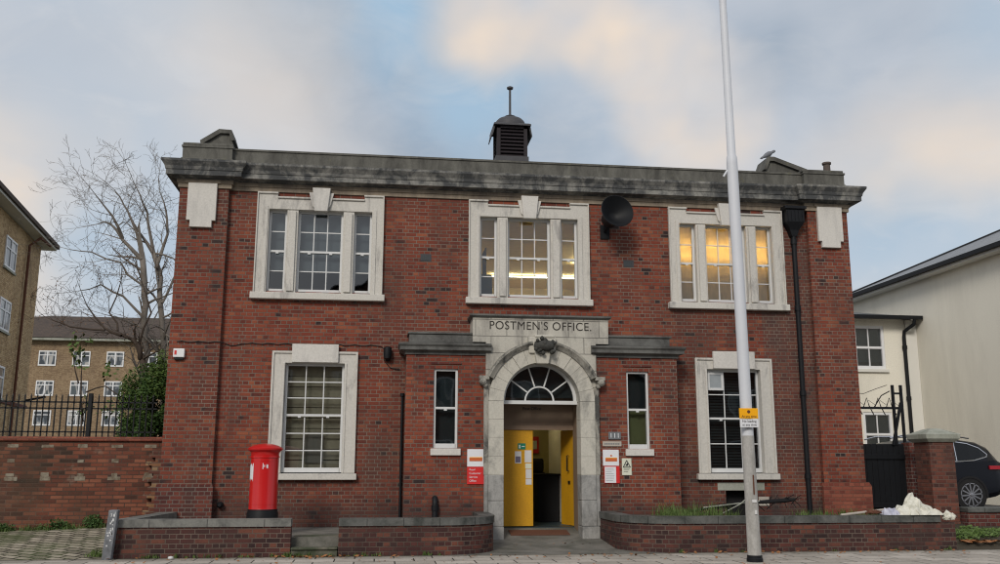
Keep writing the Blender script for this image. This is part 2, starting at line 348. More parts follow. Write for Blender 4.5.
def holed(mb, x0, x1, z0, z1, y, holes, depth, axis='y'):
    """wall face at y with rectangular holes and reveals going back by depth"""
    xs = sorted({x0, x1, *[h[0] for h in holes], *[h[1] for h in holes]}); zs = sorted({z0, z1, *[h[2] for h in holes], *[h[3] for h in holes]})
    for a, b in zip(xs, xs[1:]):
        for c, d in zip(zs, zs[1:]):
            mx, mz = (a+b)/2, (c+d)/2
            if any(h[0] < mx < h[1] and h[2] < mz < h[3] for h in holes): continue
            mb.face([(a, y, c), (b, y, c), (b, y, d), (a, y, d)])
            mb.face([(a, y+depth, c), (a, y+depth, d), (b, y+depth, d), (b, y+depth, c)])
    for a, b, c, d in holes:
        Y = y+depth
        mb.face([(a, y, c), (a, Y, c), (b, Y, c), (b, y, c)]); mb.face([(a, y, d), (b, y, d), (b, Y, d), (a, Y, d)])
        mb.face([(a, y, c), (a, y, d), (a, Y, d), (a, Y, c)]); mb.face([(b, y, c), (b, Y, c), (b, Y, d), (b, y, d)])
    return mb

def text(s, size, x, y, z, mat, parent, name='lettering', depth=.004, align='CENTER', sx=1.0, label=None, space=1.0):
    cu = bpy.data.curves.new('t', 'FONT'); cu.body = s; cu.size = size; cu.extrude = depth; cu.align_x = align; cu.align_y = 'CENTER'; cu.space_character = space
    to = bpy.data.objects.new('t', cu); col.objects.link(to); bpy.context.view_layer.update()
    me = bpy.data.meshes.new_from_object(to); bpy.data.objects.remove(to); me.name = name
    for v in me.vertices: a, b, c = v.co; v.co = (a*sx, -c, b)
    me.materials.clear(); me.materials.append(M[mat])
    o = bpy.data.objects.new(name, me); col.objects.link(o); w = Vector((x, y, z)); WLOC[o] = w; o.parent = parent; o.location = w-WLOC[parent]
    tag(o, label); return o

def path_wall(pts, th, z0, z1, close_ends=True):
    """wall along front-edge path; body thickness th to the left side of travel; with arc-length UVs"""
    mb = MB(); P = [Vector((x, y)) for x, y in pts]; back = []
    for i, p in enumerate(P):
        d1 = (P[i]-P[i-1]).normalized() if i else (P[1]-P[0]).normalized(); d2 = (P[i+1]-P[i]).normalized() if i < len(P)-1 else d1
        n1 = Vector((-d1.y, d1.x)); n2 = Vector((-d2.y, d2.x)); n = (n1+n2).normalized(); n /= max(n.dot(n1), .4); back.append(p+n*th)
    s = 0
    for i in range(len(P)-1):
        a, b, A, Bk = P[i], P[i+1], back[i], back[i+1]; L = (b-a).length
        uv = [(s, z0), (s+L, z0), (s+L, z1), (s, z1)]
        mb.face([(*a, z0), (*b, z0), (*b, z1), (*a, z1)], uv)
        mb.face([(*Bk, z0), (*A, z0), (*A, z1), (*Bk, z1)], [(s+L, z0), (s, z0), (s, z1), (s+L, z1)])
        mb.face([(*a, z1), (*b, z1), (*Bk, z1), (*A, z1)], [(s, 0), (s+L, 0), (s+L, th), (s, th)]); s += L
    for a, A in ((back[0], P[0]), (P[-1], back[-1])):
        mb.face([(*a, z0), (*A, z0), (*A, z1), (*a, z1)], [(0, z0), (th, z0), (th, z1), (0, z1)])
    return mb
def offset_path(pts, o):
    P = [Vector((x, y)) for x, y in pts]; out = []
    for i, p in enumerate(P):
        d1 = (P[i]-P[i-1]).normalized() if i else (P[1]-P[0]).normalized(); d2 = (P[i+1]-P[i]).normalized() if i < len(P)-1 else d1
        n1 = Vector((d1.y, -d1.x)); n2 = Vector((d2.y, -d2.x)); n = (n1+n2).normalized(); n /= max(n.dot(n1), .4); out.append(tuple(p+n*o))
    return out
def sweep(pts, prof, ends=True):
    """sweep (outset, z) profile along XY path; outset to the right of travel"""
    cols_ = [offset_path(pts, o) for o, z in prof]
    rings = [[(cols_[k][i][0], cols_[k][i][1], prof[k][1]) for k in range(len(prof))] for i in range(len(pts))]
    mb = MB(); n = len(prof)
    for a in range(len(pts)-1):
        for k in range(n):
            j = (k+1) % n; mb.face([rings[a][k], rings[a+1][k], rings[a+1][j], rings[a][j]])
    if ends: mb.face(rings[0][::-1]); mb.face(rings[-1])
    return mb

# ------------------------------------------------------------------ ground
def ground():
    MB().face([(-400, -400, -.02), (400, -400, -.02), (400, 400, -.02), (-400, 400, -.02)]).build('ground', 'ground', kind='structure')
    B(-60, 60, -5.6, -2.75, -.3, 0).build('pavement', 'paving', kind='structure')
    B(-60, 60, -5.75, -5.6, -.3, .004).build('kerb', 'kerb', kind='structure', bevel=.01)
    MB().face([(-200, -14.5, -.012), (200, -14.5, -.012), (200, -5.75, -.012), (-200, -5.75, -.012)]).build('road', 'asphalt', kind='structure')
    mb = MB()
    for y in (-5.95, -6.15): mb.face([(-60, y-.05, -.008), (60, y-.05, -.008), (60, y+.05, -.008), (-60, y+.05, -.008)])
    mb.build('road_marking', 'paint', kind='structure')
    B(-60, 60, -17.6-4, -14.5, -.3, .004).build('far_pavement', 'paving', kind='structure')
    mb = MB(); N = 30
    def gz(x, y): return .004+max(0, min(1, (y+2.75)/2.9))*(.34+.03*max(-5, min(0, x)))
    for i in range(N):
        for j in range(10):
            x0 = -9+i*(9-.05)/N; x1 = -9+(i+1)*(9-.05)/N; y0 = -2.75+j*.32; y1 = y0+.32
            mb.face([(x0, y0, gz(x0, y0)), (x1, y0, gz(x1, y0)), (x1, y1, gz(x1, y1)), (x0, y1, gz(x0, y1))])
    mb.build('cobbled_yard', 'setts', kind='structure')
    # raised beds behind the low front walls
    mb = B(.12, 5.2, -2.5, 0.0, -.2, .29); mb.box(5.2, 5.85, -1.6, 0, -.2, .29); mb.build('forecourt', 'concrete', kind='structure')
    mb = B(9.2, 14.0, -2.5, 0.0, -.2, .42); mb.box(8.56, 9.2, -1.6, 0, -.2, .42); mb.build('planting_bed', 'soil', kind='structure')
    # concrete apron up to the doorway
    mb = MB(); mb.face([(6.0, -1.85, .006), (8.32, -1.85, .006), (8.32, -.6, .10), (6.0, -.6, .10)]); mb.face([(6.0, -1.85, -.1), (8.32, -1.85, -.1), (8.32, -1.85, .006), (6.0, -1.85, .006)])
    mb.face([(5.2, -2.76, .004), (8.95, -2.76, .004), (8.32, -1.85, .006), (6.0, -1.85, .006)])
    mb.build('entrance_apron', 'concrete', kind='structure')
    mb = MB().face([(6.3, -.6, .10), (8.2, -.6, .10), (8.2, .28, .24), (6.3, .28, .24)]); mb.face([(6.3, .28, .24), (8.3, .28, .24), (8.3, 4.2, .24), (6.3, 4.2, .24)])
    mb.build('lobby_floor', 'hall_floor', kind='structure') if False else None
    # side yard to the right
    MB().face([(14.3, -2.75, .004), (60, -2.75, .004), (60, -1.0, .34), (14.3, -1.0, .34)]).build('verge', 'soil', kind='structure')
    MB().face([(14.07, -1.0, .34), (60, -1.0, .34), (60, 30, .34), (14.07, 30, .34)]).build('yard', 'asphalt', kind='structure')
ground()

# ------------------------------------------------------------------ the post office
PO = thing('post_office', (7.03, 0, 0), 'two storey red brick post office with stone dressings, dark cornice and yellow doors', 'building')

win_up = [2.78, 7.06, 11.33]
holes = [(c-1.06, c+1.06, 4.86, 6.58) for c in win_up] + [(2.78-.62, 2.78+.62, 1.25, 3.46), (11.36-.62, 11.36+.62, 1.25, 3.46), (6.42, 8.12, .0, 3.6), (11.09, 11.7, .43, .96)]
mb = holed(MB(), .02, 14.05, -.1, 7.3, 0, holes, .3)
mb.build('front_wall', 'brick_main', PO)
mb = MB().box(0.01, .3, .002, 9, -.1, 7.3); mb.build('side_wall', 'brick', PO)
MB().box(13.77, 14.06, .002, 9, -.1, 7.3).build('side_wall', 'brick', PO)
MB().box(.3, 13.77, 8.7, 9, -.1, 7.3).build('rear_wall', 'brick', PO)
B(-.002, .95, -.12, -.001, .2, 6.95).build('pilaster', 'brick', PO)
B(13.16, 14.072, -.12, -.001, .2, 6.95).build('pilaster', 'brick', PO)
mb = B(-.05, .99, -.2, -.12, .1, 1.05); mb.prism([(-.05, 1.05), (.99, 1.05), (.97, 1.1), (-.03, 1.1)], -.195, -.12); mb.build('plinth', 'brick_plinth_dark', PO)
mb = B(13.1, 14.15, -.2, -.12, .1, 1.06); mb.box(13.1, 14.15, -.12, .3, .1, 1.06) if False else None
mb.box(14.073, 14.15, -.12, .9, .1, 1.06); mb.prism([(13.1, 1.06), (14.15, 1.06), (14.1, 1.13), (13.13, 1.13)], -.19, -.12); mb.build('plinth', 'brick_plinth', PO)
# yellow toothed bricks left from a vanished neighbour
mb = MB()
for k in range(22):
    w = .13 if k % 2 else .24
    mb.box(-.02-w+.04*math.sin(k*1.7), .0, -.05, .4, .1+k*.075, .1+(k+1)*.075-.002)
mb.build('brick_toothing', 'brick_tooth', PO)
# cornice / parapet swept round the front
path = [(0, 9), (0, -.12), (.97, -.12), (.97, 0), (13.14, 0), (13.14, -.12), (14.07, -.12), (14.07, 9)]
path = path[::1]
frz = [(-.2, 6.9), (.035, 6.9), (.035, 6.98), (.06, 6.99), (.06, 7.06), (-.2, 7.06)]
cor = [(-.2, 7.06), (.08, 7.06), (.11, 7.08), (.24, 7.10), (.24, 7.20), (.255, 7.205), (.27, 7.27), (.31, 7.33), (.33, 7.36), (.33, 7.405), (.05, 7.46), (-.2, 7.46)]
par = [(-.25, 7.44), (.02, 7.44), (.02, 7.52), (.0, 7.53), (.0, 7.74), (.02, 7.75), (.02, 7.79), (-.1, 7.81), (-.25, 7.79)]
for nm, pr, mt in (('frieze', frz, 'frieze'), ('cornice', cor, 'cornice'), ('parapet', par, 'parapet')):
    sweep(path, pr).build(nm, mt, PO)
# parapet blocks a little higher over the pilasters
B(.0, .98, -.14, .3, 7.79, 7.84).build('parapet_cap', 'parapet', PO, bevel=.01); B(13.1, 14.05, -.14, .3, 7.79, 7.84).build('parapet_cap', 'parapet', PO, bevel=.01)
# roof
mb = MB(); a = (.3, .3, 7.35); b_ = (13.77, .3, 7.35); c = (13.77, 8.7, 7.35); d = (.3, 8.7, 7.35); r0 = (4, 4.5, 8.75); r1 = (10, 4.5, 8.75)
mb.face([a, b_, r1, r0]).face([b_, c, r1]).face([c, d, r0, r1]).face([d, a, r0]); mb.build('roof', 'slate', PO)
# gable stubs with raking copings
mb = MB(); mb.prism([(.22, 7.4), (.84, 7.4), (.84, 8.13), (.74, 8.38), (.56, 8.38), (.22, 8.14)], .8, 1.3); g = mb.build('gable_stub', 'parapet', PO)
mb = MB(); mb.prism([(.17, 8.12), (.22, 8.14), (.56, 8.38), (.74, 8.38), (.8, 8.22), (.86, 8.24), (.79, 8.46), (.53, 8.47), (.15, 8.2)], .74, 1.36); mb.build('coping', 'parapet', g)
mb = MB(); mb.prism([(12.66, 7.4), (13.7, 7.4), (13.7, 8.02), (12.86, 8.31), (12.76, 8.31), (12.68, 8.1)], .8, 1.3); g = mb.build('gable_stub', 'parapet', PO)
mb = MB(); mb.prism([(12.62, 8.1), (12.68, 8.1), (12.77, 8.31), (12.87, 8.31), (13.72, 8.02), (13.78, 8.1), (12.88, 8.41), (12.74, 8.41)], .74, 1.36); mb.build('coping', 'parapet', g)
MB().lathe((13.93, .35, 7.7), [(.11, 0), (.11, .06), (.085, .08), (.075, .42), (.10, .44), (.10, .48), (.07, .485)], 14).build('chimney_pot', 'terracotta', PO, smooth=40)
# panels on the pilasters
for xa, xb in ((.17, .73), (13.36, 13.92)):
    mb = MB(); mb.prism([(xa+.07, 6.08), (xb-.07, 6.08), (xb-.07, 6.22), (xb, 6.22), (xb, 6.985), (xa, 6.985), (xa, 6.22), (xa+.07, 6.22)], -.20, -.121)
    mb.build('stone_panel', 'stone_pale', PO, bevel=.006)
    B(xa-.06, xb+.06, -.2, -.1, 6.99, 7.055).build('panel_head', 'frieze', PO)

def sash(par, xc, hw, z0, z1, y, zm, cu, ru, rl, glass='glass', cols_lo=None, name='sash'):
    """double hung sash: frame with glazing bars + glass; cu columns, ru/rl rows above/below"""
    f = MB(); F = .045; cl = cols_lo or cu
    f.box(xc-hw, xc-hw+F, y, y+.09, z0, z1); f.box(xc+hw-F, xc+hw, y, y+.09, z0, z1)
    f.box(xc-hw+F, xc+hw-F, y, y+.09, z1-F, z1); f.box(xc-hw+F, xc+hw-F, y-.02, y+.09, z0, z0+.09)
    f.box(xc-hw+F, xc+hw-F, y+.01, y+.075, zm-.022, zm+.022)
    for (za, zb, c_, r_, yy) in ((zm+.022, z1-F, cu, ru, y+.02), (z0+.09, zm-.022, cl, rl, y+.045)):
        for k in range(1, c_):
            x = xc-hw+F+(2*hw-2*F)*k/c_; f.box(x-.011, x+.011, yy, yy+.03, za, zb)
        for k in range(1, r_):
            z = za+(zb-za)*k/r_; f.box(xc-hw+F, xc+hw-F, yy+.003, yy+.027, z-.011, z+.011)
    for sx in ((-.4, .4) if hw > .3 else (0,)):   # sash horns / lifts
        f.box(xc+sx*hw*1.2-.03, xc+sx*hw*1.2+.03, y+.002, y+.01, zm-.05, zm-.022)
    o = f.build(name, 'white', par, bevel=.003)
    g = MB()
    for (za, zb, c_, r_, yy) in ((zm, z1-F, cu, ru, y+.035), (z0+.09, zm, cl, rl, y+.06)):
        for i in range(c_):
            for j in range(r_):
                xa = xc-hw+F+(2*hw-2*F)*i/c_; xb = xa+(2*hw-2*F)/c_; zc = za+(zb-za)*j/r_; zd = zc+(zb-za)/r_
                tx = random.uniform(-.0022, .0022); tz = random.uniform(-.002, .002)
                g.face([(xa, yy-tx-tz, zc), (xb, yy+tx-tz, zc), (xb, yy+tx+tz, zd), (xa, yy-tx+tz, zd)])
    g.build('glass', glass, par); return o

def tri_window(xc, label):
    # surround with ears and mullions
    W = 1.26; mb = MB(); y0, y1 = -.06, .16
    mb.prism([(xc-W, 4.83), (xc-1.03, 4.83), (xc-1.03, 6.54), (xc+1.03, 6.54), (xc+1.03, 4.83), (xc+W, 4.83), (xc+W, 6.86), (xc+.87, 6.86), (xc+.87, 6.77), (xc-.87, 6.77), (xc-.87, 6.86), (xc-W, 6.86)], y0, y1)
    for s in (-1, 1):
        a, b = sorted((xc+s*.45, xc+s*.67)); mb.box(a, b, y0+.015, y1, 4.83, 6.53)
        mb.box(a+.04, b-.04, y0-.03, y0+.015, 4.86, 6.50)
        a, b = sorted((xc+s*1.05, xc+s*1.12)); mb.box(a, b, y0-.02, y0, 4.83, 6.6)
    # raised fillet following the ears
    for (a, b, z) in ((xc-W-.01, xc-.86, 6.86), (xc+.86, xc+W+.01, 6.86), (xc-.87, xc+.87, 6.77)): mb.box(a, b, y0-.035, y1-.1, z-.005, z+.03)
    for x in (xc-W-.01, xc+W-.015): mb.box(x, x+.025, y0-.035, y0, 4.83, 6.86)
    w = mb.build('window', 'stone', PO, label=label, bevel=.006)
    B(xc-1.32, xc+1.32, -.13, .16, 4.69, 4.825).build('sill', 'stone', w, bevel=.012)
    mb = MB(); mb.prism([(xc-.13, 6.5), (xc+.13, 6.5), (xc+.18, 6.985), (xc-.18, 6.985)], -.17, -.061)
    mb.prism([(xc-.18, 6.62), (xc-.12, 6.56), (xc-.16, 6.9), (xc-.25, 6.9)], -.11, -.061); mb.prism([(xc+.12, 6.56), (xc+.18, 6.62), (xc+.25, 6.9), (xc+.16, 6.9)], -.11, -.061)
    mb.build('keystone', 'stone_pale', w, bevel=.008)
    for dx, hw, c_ in ((0, .45, 3), (-.85, .18, 1), (.85, .18, 1)):
        sash(w, xc+dx, hw, 4.83, 6.54, .08, 5.70, c_, 2, 2)
    return w
wl = [tri_window(c, l) for c, l in zip(win_up, ('upper window with dark grey blinds', 'upper window showing lit ceiling tubes', 'upper window glowing amber behind blinds'))]
B(2.78-1.02, 2.78+1.02, .3, .32, 5.35, 6.55).build('blind', 'blind_grey', wl[0])
B(11.33-1.02, 11.33+1.02, .215, .222, 4.85, 6.55).build('blind', 'blind_glow', wl[2])

def room(x0, x1, z0, z1, y1, mat):
    m = MB(); y0 = .31
    m.face([(x0, y1, z0), (x1, y1, z0), (x1, y1, z1), (x0, y1, z1)]); m.face([(x0, y0, z0), (x1, y0, z0), (x1, y1, z0), (x0, y1, z0)]); m.face([(x0, y0, z1), (x0, y1, z1), (x1, y1, z1), (x1, y0, z1)])
    m.face([(x0, y0, z0), (x0, y1, z0), (x0, y1, z1), (x0, y0, z1)]); m.face([(x1, y0, z0), (x1, y0, z1), (x1, y1, z1), (x1, y1, z0)])
    return m.build('room', mat, PO)
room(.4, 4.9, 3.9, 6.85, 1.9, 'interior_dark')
rm = room(5.0, 9.9, 3.9, 6.62, 8.2, 'interior')
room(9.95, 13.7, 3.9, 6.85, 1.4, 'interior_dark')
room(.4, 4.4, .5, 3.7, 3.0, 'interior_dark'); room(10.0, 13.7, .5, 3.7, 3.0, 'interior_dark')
B(7.0, 9.6, 6.2, 6.235, 6.53, 6.565).build('tube_lamp', 'tube', rm); B(9.0, 9.04, 2.6, 4.6, 6.55, 6.59).build('tube_lamp', 'tube', rm)
mb = MB(); mb.box(5.9, 6.35, .5, .55, 4.6, 5.42); mb.box(5.3, 5.32, .9, 1.3, 4.2, 6.0); mb.box(6.0, 6.1, 1.2, 1.6, 4.2, 5.75); mb.box(6.4, 6.42, 2.2, 2.9, 4.2, 6.4); mb.build('added_dark_boxes', 'interior_dark', rm)  # dark boxes added in the room to darken the lower left panes
mb = MB(); mb.box(10.1, 12.6, .42, .46, 6.0, 6.04); mb.build('tube_lamp', 'tube_warm', wl[2])

def low_window(xc, zc_rows, label):
    mb = MB(); y0, y1 = -.05, .15; W = .82
    mb.prism([(xc-W, 1.31), (xc-.575, 1.31), (xc-.575, 3.43), (xc+.575, 3.43), (xc+.575, 1.31), (xc+W, 1.31), (xc+W, 3.65), (xc-W, 3.65)], y0, y1)
    mb.prism([(xc-W-.012, 1.31), (xc-W+.03, 1.31), (xc-W+.03, 3.62), (xc+W-.03, 3.62), (xc+W-.03, 1.31), (xc+W+.012, 1.31), (xc+W+.012, 3.662), (xc-W-.012, 3.662)], y0-.03, y0)
    mb.box(xc-.62, xc-.58, y0-.015, y0, 1.31, 3.43); mb.box(xc+.58, xc+.62, y0-.015, y0, 1.31, 3.43)
    w = mb.build('window', 'stone', PO, label=label, bevel=.006)
    B(xc-.87, xc+.87, -.12, .15, 1.18, 1.30).build('sill', 'stone', w, bevel=.012)
    B(xc-.45, xc+.45, -.11, -.04, 3.44, 3.80).build('head_block', 'stone_pale', w, bevel=.008)
    sash(w, xc, .57, 1.32, 3.43, .08, 2.42, 3, *zc_rows); return w
w1 = low_window(2.78, (3, 3), 'ground window with brown boards behind panes')
mb = MB()
for k in range(10):
    z = 1.36+k*.205; mb.box(2.78-.55, 2.78+.55, .30+random.uniform(0, .03), .34, z, z+.19)
mb.build('blind', 'blind_brown', w1); B(2.62, 2.98, .27, .285, 1.5, 2.05).build('paper', 'stone_plate', w1)
w2 = low_window(11.36, (2, 2), 'ground window with dark slatted blind')
mb = MB()
for k in range(34):
    z = 1.36+k*.06; mb.obox((11.36, .33, z), (.55, 0, 0), (0, .012, .02), (0, .001, -.001))
mb.build('blind', 'blind_dark', w2)
mb = MB(); mb.box(10.83, 10.87, .055, .095, 3.0, 3.38); mb.box(11.12, 11.17, .055, .095, 3.0, 3.38); mb.box(10.87, 11.12, .055, .095, 3.0, 3.05); mb.box(10.87, 11.12, .055, .095, 3.33, 3.38); vf = mb.build('vent_light', 'white', w2, bevel=.004); B(10.87, 11.12, .07, .08, 3.05, 3.33).build('vent_pane', 'blind_grey', w2)
B(10.87, 11.12, .04, .049, 3.08, 3.33).build('pane', 'pic', vf) if False else None
# vent opening with its stone lintel under the right ground window
B(10.92, 11.92, -.012, .1, .965, 1.12).build('lintel', 'stone_green', PO, bevel=.006)
B(11.09, 11.7, .25, .27, .43, .96).build('opening_back', 'black_matt', PO)  # plain black sheet standing for the darkness inside the vent opening
B(11.78, 12.0, -.014, .05, .66, .84).build('stone_block', 'stone_plate', PO)
# air bricks
for x in (4.92, 9.18):
    mb = B(x-.11, x+.11, -.008, .02, 5.56, 5.71); 
    for i in range(5): mb.box(x-.09+i*.038, x-.07+i*.038, -.014, -.008, 5.58, 5.69)
    mb.build('air_brick', 'airbrick', PO)
# small thermostat-like cap on left wall
MB().lathe((1.12, -.02, .72), [(.06, 0), (.06, .08), (.03, .12)], 10, (0, -1, 0)).build('vent_cap', 'black', PO)

# ---- porch
cx = 7.2
for side, (xa, xb, wa, wb) in enumerate(((4.55, 6.14, 5.09, 5.56), (8.27, 9.97, 8.92, 9.38))):
    mb = holed(MB(), xa, xb, 0, 3.64, -.55, [(wa, wb, 1.78, 3.31)], .26)
    for x in (xa, xb): mb.face([(x, -.55, 0), (x, -.002, 0), (x, -.002, 3.64), (x, -.55, 3.64)])
    bay = mb.build('porch_bay', 'brick', PO)
    mb = B(wa-.06, wb+.06, -.572, -.55, 3.40, 3.43); mb.build('shadow_strip', 'brick_plinth_dark', bay)  # thin dark strip standing for the shadow line above the window head
    w = B(wa-.05, wb+.06, -.60, -.3, 1.645, 1.775).build('window', 'stone_pale', PO, label='narrow porch window with %s glass' % ('dark' if side == 0 else 'olive'), bevel=.01)
    sash(w, (wa+wb)/2, (wb-wa)/2, 1.78, 3.31, -.5, 2.55, 1, 1, 1)
    mb = B(wa, wb, -.27, -.25, 1.78, 2.55 if side else 3.31); mb.build('blind', 'blind_green' if side else 'blind_dark', w)
    if side: B(wa, wb, -.27, -.25, 2.55, 3.31).build('blind', 'blind_dark', w)
    B(xa+.05, xb-.05, -.2, -.15, .3, 3.6).build('inner_wall', 'interior_dark', bay)
    # cornice slab and lead covered block
    if side == 0: pth = [(4.55, .0), (4.55, -.55), (6.2, -.55)]
    else: pth = [(8.2, -.55), (9.97, -.55), (9.97, .0)]
    sweep(pth, [(-.3, 3.58), (.03, 3.58), (.03, 3.62), (.06, 3.64), (.13, 3.66), (.13, 3.72), (.16, 3.76), (.16, 3.79), (.0, 3.82), (-.3, 3.83)]).build('porch_cornice', 'lead', PO)
    blk = (4.60, 6.07) if side == 0 else (8.34, 9.85)
    mb = B(blk[0], blk[1], -.52, -.002, 3.82, 3.99); mb.box(blk[0]-.03, blk[1]+.03, -.55, -.002, 3.99, 4.03); mb.build('parapet_block', 'lead', PO, bevel=.008)
    B(xa+.2, xb-.1, -.3, -.28, 3.5, 3.6)
# stone centrepiece: panel with semicircular hole
RI, RO, ZS = .755, 1.05, 2.69
def spandrel(mb, x0, x1, z1, yf, yb, r):
    n = 40
    def edge(a):
        dx, dz = math.cos(a), math.sin(a); t = 1e9
        if dx > 1e-9: t = min(t, (x1-cx)/dx)
        if dx < -1e-9: t = min(t, (x0-cx)/dx)
        if dz > 1e-9: t = min(t, (z1-ZS)/dz)
        return (cx+dx*t, ZS+dz*t)
    ca = [math.atan2(z1-ZS, x1-cx), math.atan2(z1-ZS, x0-cx)]
    an = sorted([math.pi*k/n for k in range(n+1)]+ca)
    for a, b in zip(an, an[1:]):
        p = [(cx+r*math.cos(a), ZS+r*math.sin(a)), edge(a), edge(b), (cx+r*math.cos(b), ZS+r*math.sin(b))]
        mb.face([(x, yf, z) for x, z in p]); mb.face([(p[0][0], yf, p[0][1]), (p[3][0], yf, p[3][1]), (p[3][0], yb, p[3][1]), (p[0][0], yb, p[0][1])])
mb = MB(); spandrel(mb, 6.10, 8.30, 3.60, -.60, -.25, .9)
mb.face([(6.10, -.6, ZS), (6.10, -.2, ZS), (6.10, -.2, 3.6), (6.10, -.6, 3.6)]); mb.face([(8.3, -.6, ZS), (8.3, -.6, 3.6), (8.3, -.2, 3.6), (8.3, -.2, ZS)])
mb.prism([(6.10, 3.6), (8.30, 3.6), (8.30, 3.84), (6.10, 3.84)], -.60, -.1)
mb.prism([(5.84, 3.84), (8.56, 3.84), (8.56, 4.33), (5.84, 4.33)], -.60, -.002)
arch = mb.build('entrance_surround', 'stone_panel', PO)
sweep([(5.84, -.002), (5.84, -.6), (8.56, -.6), (8.56, -.002)], [(-.3, 4.33), (.02, 4.33), (.06, 4.36), (.06, 4.39), (-.3, 4.43)]).build('panel_cornice', 'lead', arch)
text("POSTMEN'S OFFICE.", .235, 7.19, -.603, 4.17, 'engraved', arch, depth=.002, sx=.93, label='carved capital letters', space=1.08)
mb = MB()   # voussoirs
nv = 13
for k in range(nv):
    if k == nv//2: continue
    a0 = math.pi*k/nv+.002; a1 = math.pi*(k+1)/nv-.002
    pr = [(cx+r*math.cos(a), ZS+r*math.sin(a)) for r, a in [(RI, a0), (RO, a0)]+[(RO, a0+(a1-a0)*q/4) for q in (1, 2, 3)]+[(RO, a1), (RI, a1)]+[(RI, a1-(a1-a0)*q/4) for q in (1, 2, 3)]]
    mb.prism(pr, -.655 if k not in (nv//2-2, nv//2-1, nv//2+1, nv//2+2) else -.67, -.28)
mb.build('voussoirs', 'stone_jamb', arch, bevel=.003)
mb = MB()  # hood mould
n = 36; prof = [(1.05, -.60), (1.05, -.69), (1.09, -.71), (1.14, -.76), (1.18, -.76), (1.19, -.60)]
a0, a1 = R(24), R(156)
mb.rings([[(cx+r*math.cos(a0+(a1-a0)*i/n), y, ZS+r*math.sin(a0+(a1-a0)*i/n)) for r, y in prof] for i in range(n+1)])
for s in (-1, 1):
    mb.box(*sorted((cx+s*1.05, cx+s*1.24)), -.75, -.60, 3.10, 3.17); mb.lathe((cx+s*1.17, -.60, 3.06), [(.07, 0), (.07, .14), (.03, .17)], 12, (0, -1, 0))
    mb.lathe((cx+s*1.12, -.60, 2.99), [(.045, 0), (.045, .1), (.02, .12)], 10, (0, -1, 0))
mb.build('hood_mould', 'stone_dirty', arch, smooth=35)
# keystone with carved scroll and foliage
mb = MB(); mb.prism([(cx-.115, 3.41), (cx+.115, 3.41), (cx+.2, 3.86), (cx-.2, 3.86)], -.78, -.5); mb.prism([(cx-.26, 3.62), (cx+.26, 3.62), (cx+.28, 3.95), (cx-.28, 3.95)], -.72, -.5)
mb.box(cx-.15, cx+.25, -.74, -.55, 3.93, 3.99); ks = mb.build('keystone', 'stone_jamb', arch, bevel=.02)
mb = MB(); rnd = random.Random(3)
mb.lathe((cx-.16, -.80, 3.76), [(.02, -.02), (.085, 0), (.10, .1), (.11, .2), (.10, .3), (.085, .36), (.02, .38)], 14, (1, 0, 0))
for k in range(34):
    a = rnd.uniform(0, 6.28); rr = rnd.uniform(.02, .17); x, z = cx+.03+rr*math.cos(a)*1.35, 3.77+rr*math.sin(a)*1.05; q = rnd.uniform(.025, .05)
    mb.lathe((x, -.80-rnd.uniform(0, .07), z-q), [(q*.3, 0), (q, q*.6), (q, q*1.3), (q*.3, q*2)], 7)
mb.build('carving', 'bronze', ks, smooth=True)
# jambs
for s in (-1, 1):
    j = None; mb = MB(); z = 1.28
    for h in (.35, .36, .35, .35):
        mb.box(*sorted((cx+s*.757, cx+s*1.05)), -.655, -.28, z, z+h-.003); z += h
    B(*sorted((cx+s*1.052, cx+s*1.14)), -.63, -.50, 1.28, 2.95).build('jamb_strip', 'stone_dirty', arch)
    j = mb.build('jamb', 'stone_jamb', arch, bevel=.003)
    mb = MB(); z = .32
    for h in (.48, .48): mb.box(*sorted((cx+s*.757, cx+s*1.05)), -.66, -.28, z, z+h-.004); z += h
    mb.box(*sorted((cx+s*1.05, cx+s*1.13)), -.632, -.50, .32, 1.276); mb.box(*sorted((cx+s*.757, cx+s*1.10)), -.70, -.28, .02, .315)
    mb.build('jamb_base', 'granite', arch, bevel=.012)
    B(*sorted((cx+s*.80, cx+s*1.0)), -.28, .3, .0, 2.75).build('lobby_side', 'brown_panel', PO)
B(6.4, 8.12, -.26, .3, 3.5, 3.6).build('lobby_ceiling', 'brown_panel', PO)
# fanlight
mb = MB(); yF = -.34; n = 32
def arc(r0, r1, ya, yb, a0=0, a1=math.pi):
    mb.rings([[(cx+r*math.cos(a0+(a1-a0)*i/n), y, ZS+.02+r*math.sin(a0+(a1-a0)*i/n)) for r, y in ((r0, ya), (r1, ya), (r1, yb), (r0, yb))] for i in range(n+1)])
arc(.69, .75, yF, yF+.07); arc(.27, .30, yF+.01, yF+.05)
for k in range(1, 5):
    a = math.pi*k/5; u = Vector((math.cos(a), 0, math.sin(a))); w_ = Vector((-math.sin(a), 0, math.cos(a)))
    mb.obox(Vector((cx, yF+.03, ZS+.02))+u*.495, u*.2, (0, .02, 0), w_*.013)
mb.box(cx-.757, cx+.757, yF-.02, yF+.09, ZS-.04, ZS+.03); fl = mb.build('fanlight', 'white', PO)
g = MB(); g.face([(cx+.7*math.cos(math.pi*k/n), yF+.035, ZS+.02+.7*math.sin(math.pi*k/n)) for k in range(n+1)]); g.build('glass', 'glass', fl)
B(cx-.75, cx+.75, yF+.2, yF+.22, ZS+.1, 3.45).build('backing', 'blind_dark', fl)
# board above the doors
mb = B(6.40, 8.14, .30, .34, 2.26, 3.5); tb = mb.build('transom_panel', 'brown_panel', PO)
B(6.40, 8.14, .27, .30, 2.17, 2.26).build('door_head', 'brown_panel', tb); text('Post Office', .085, 7.15, .296, 2.60, 'ink', tb, depth=.001)
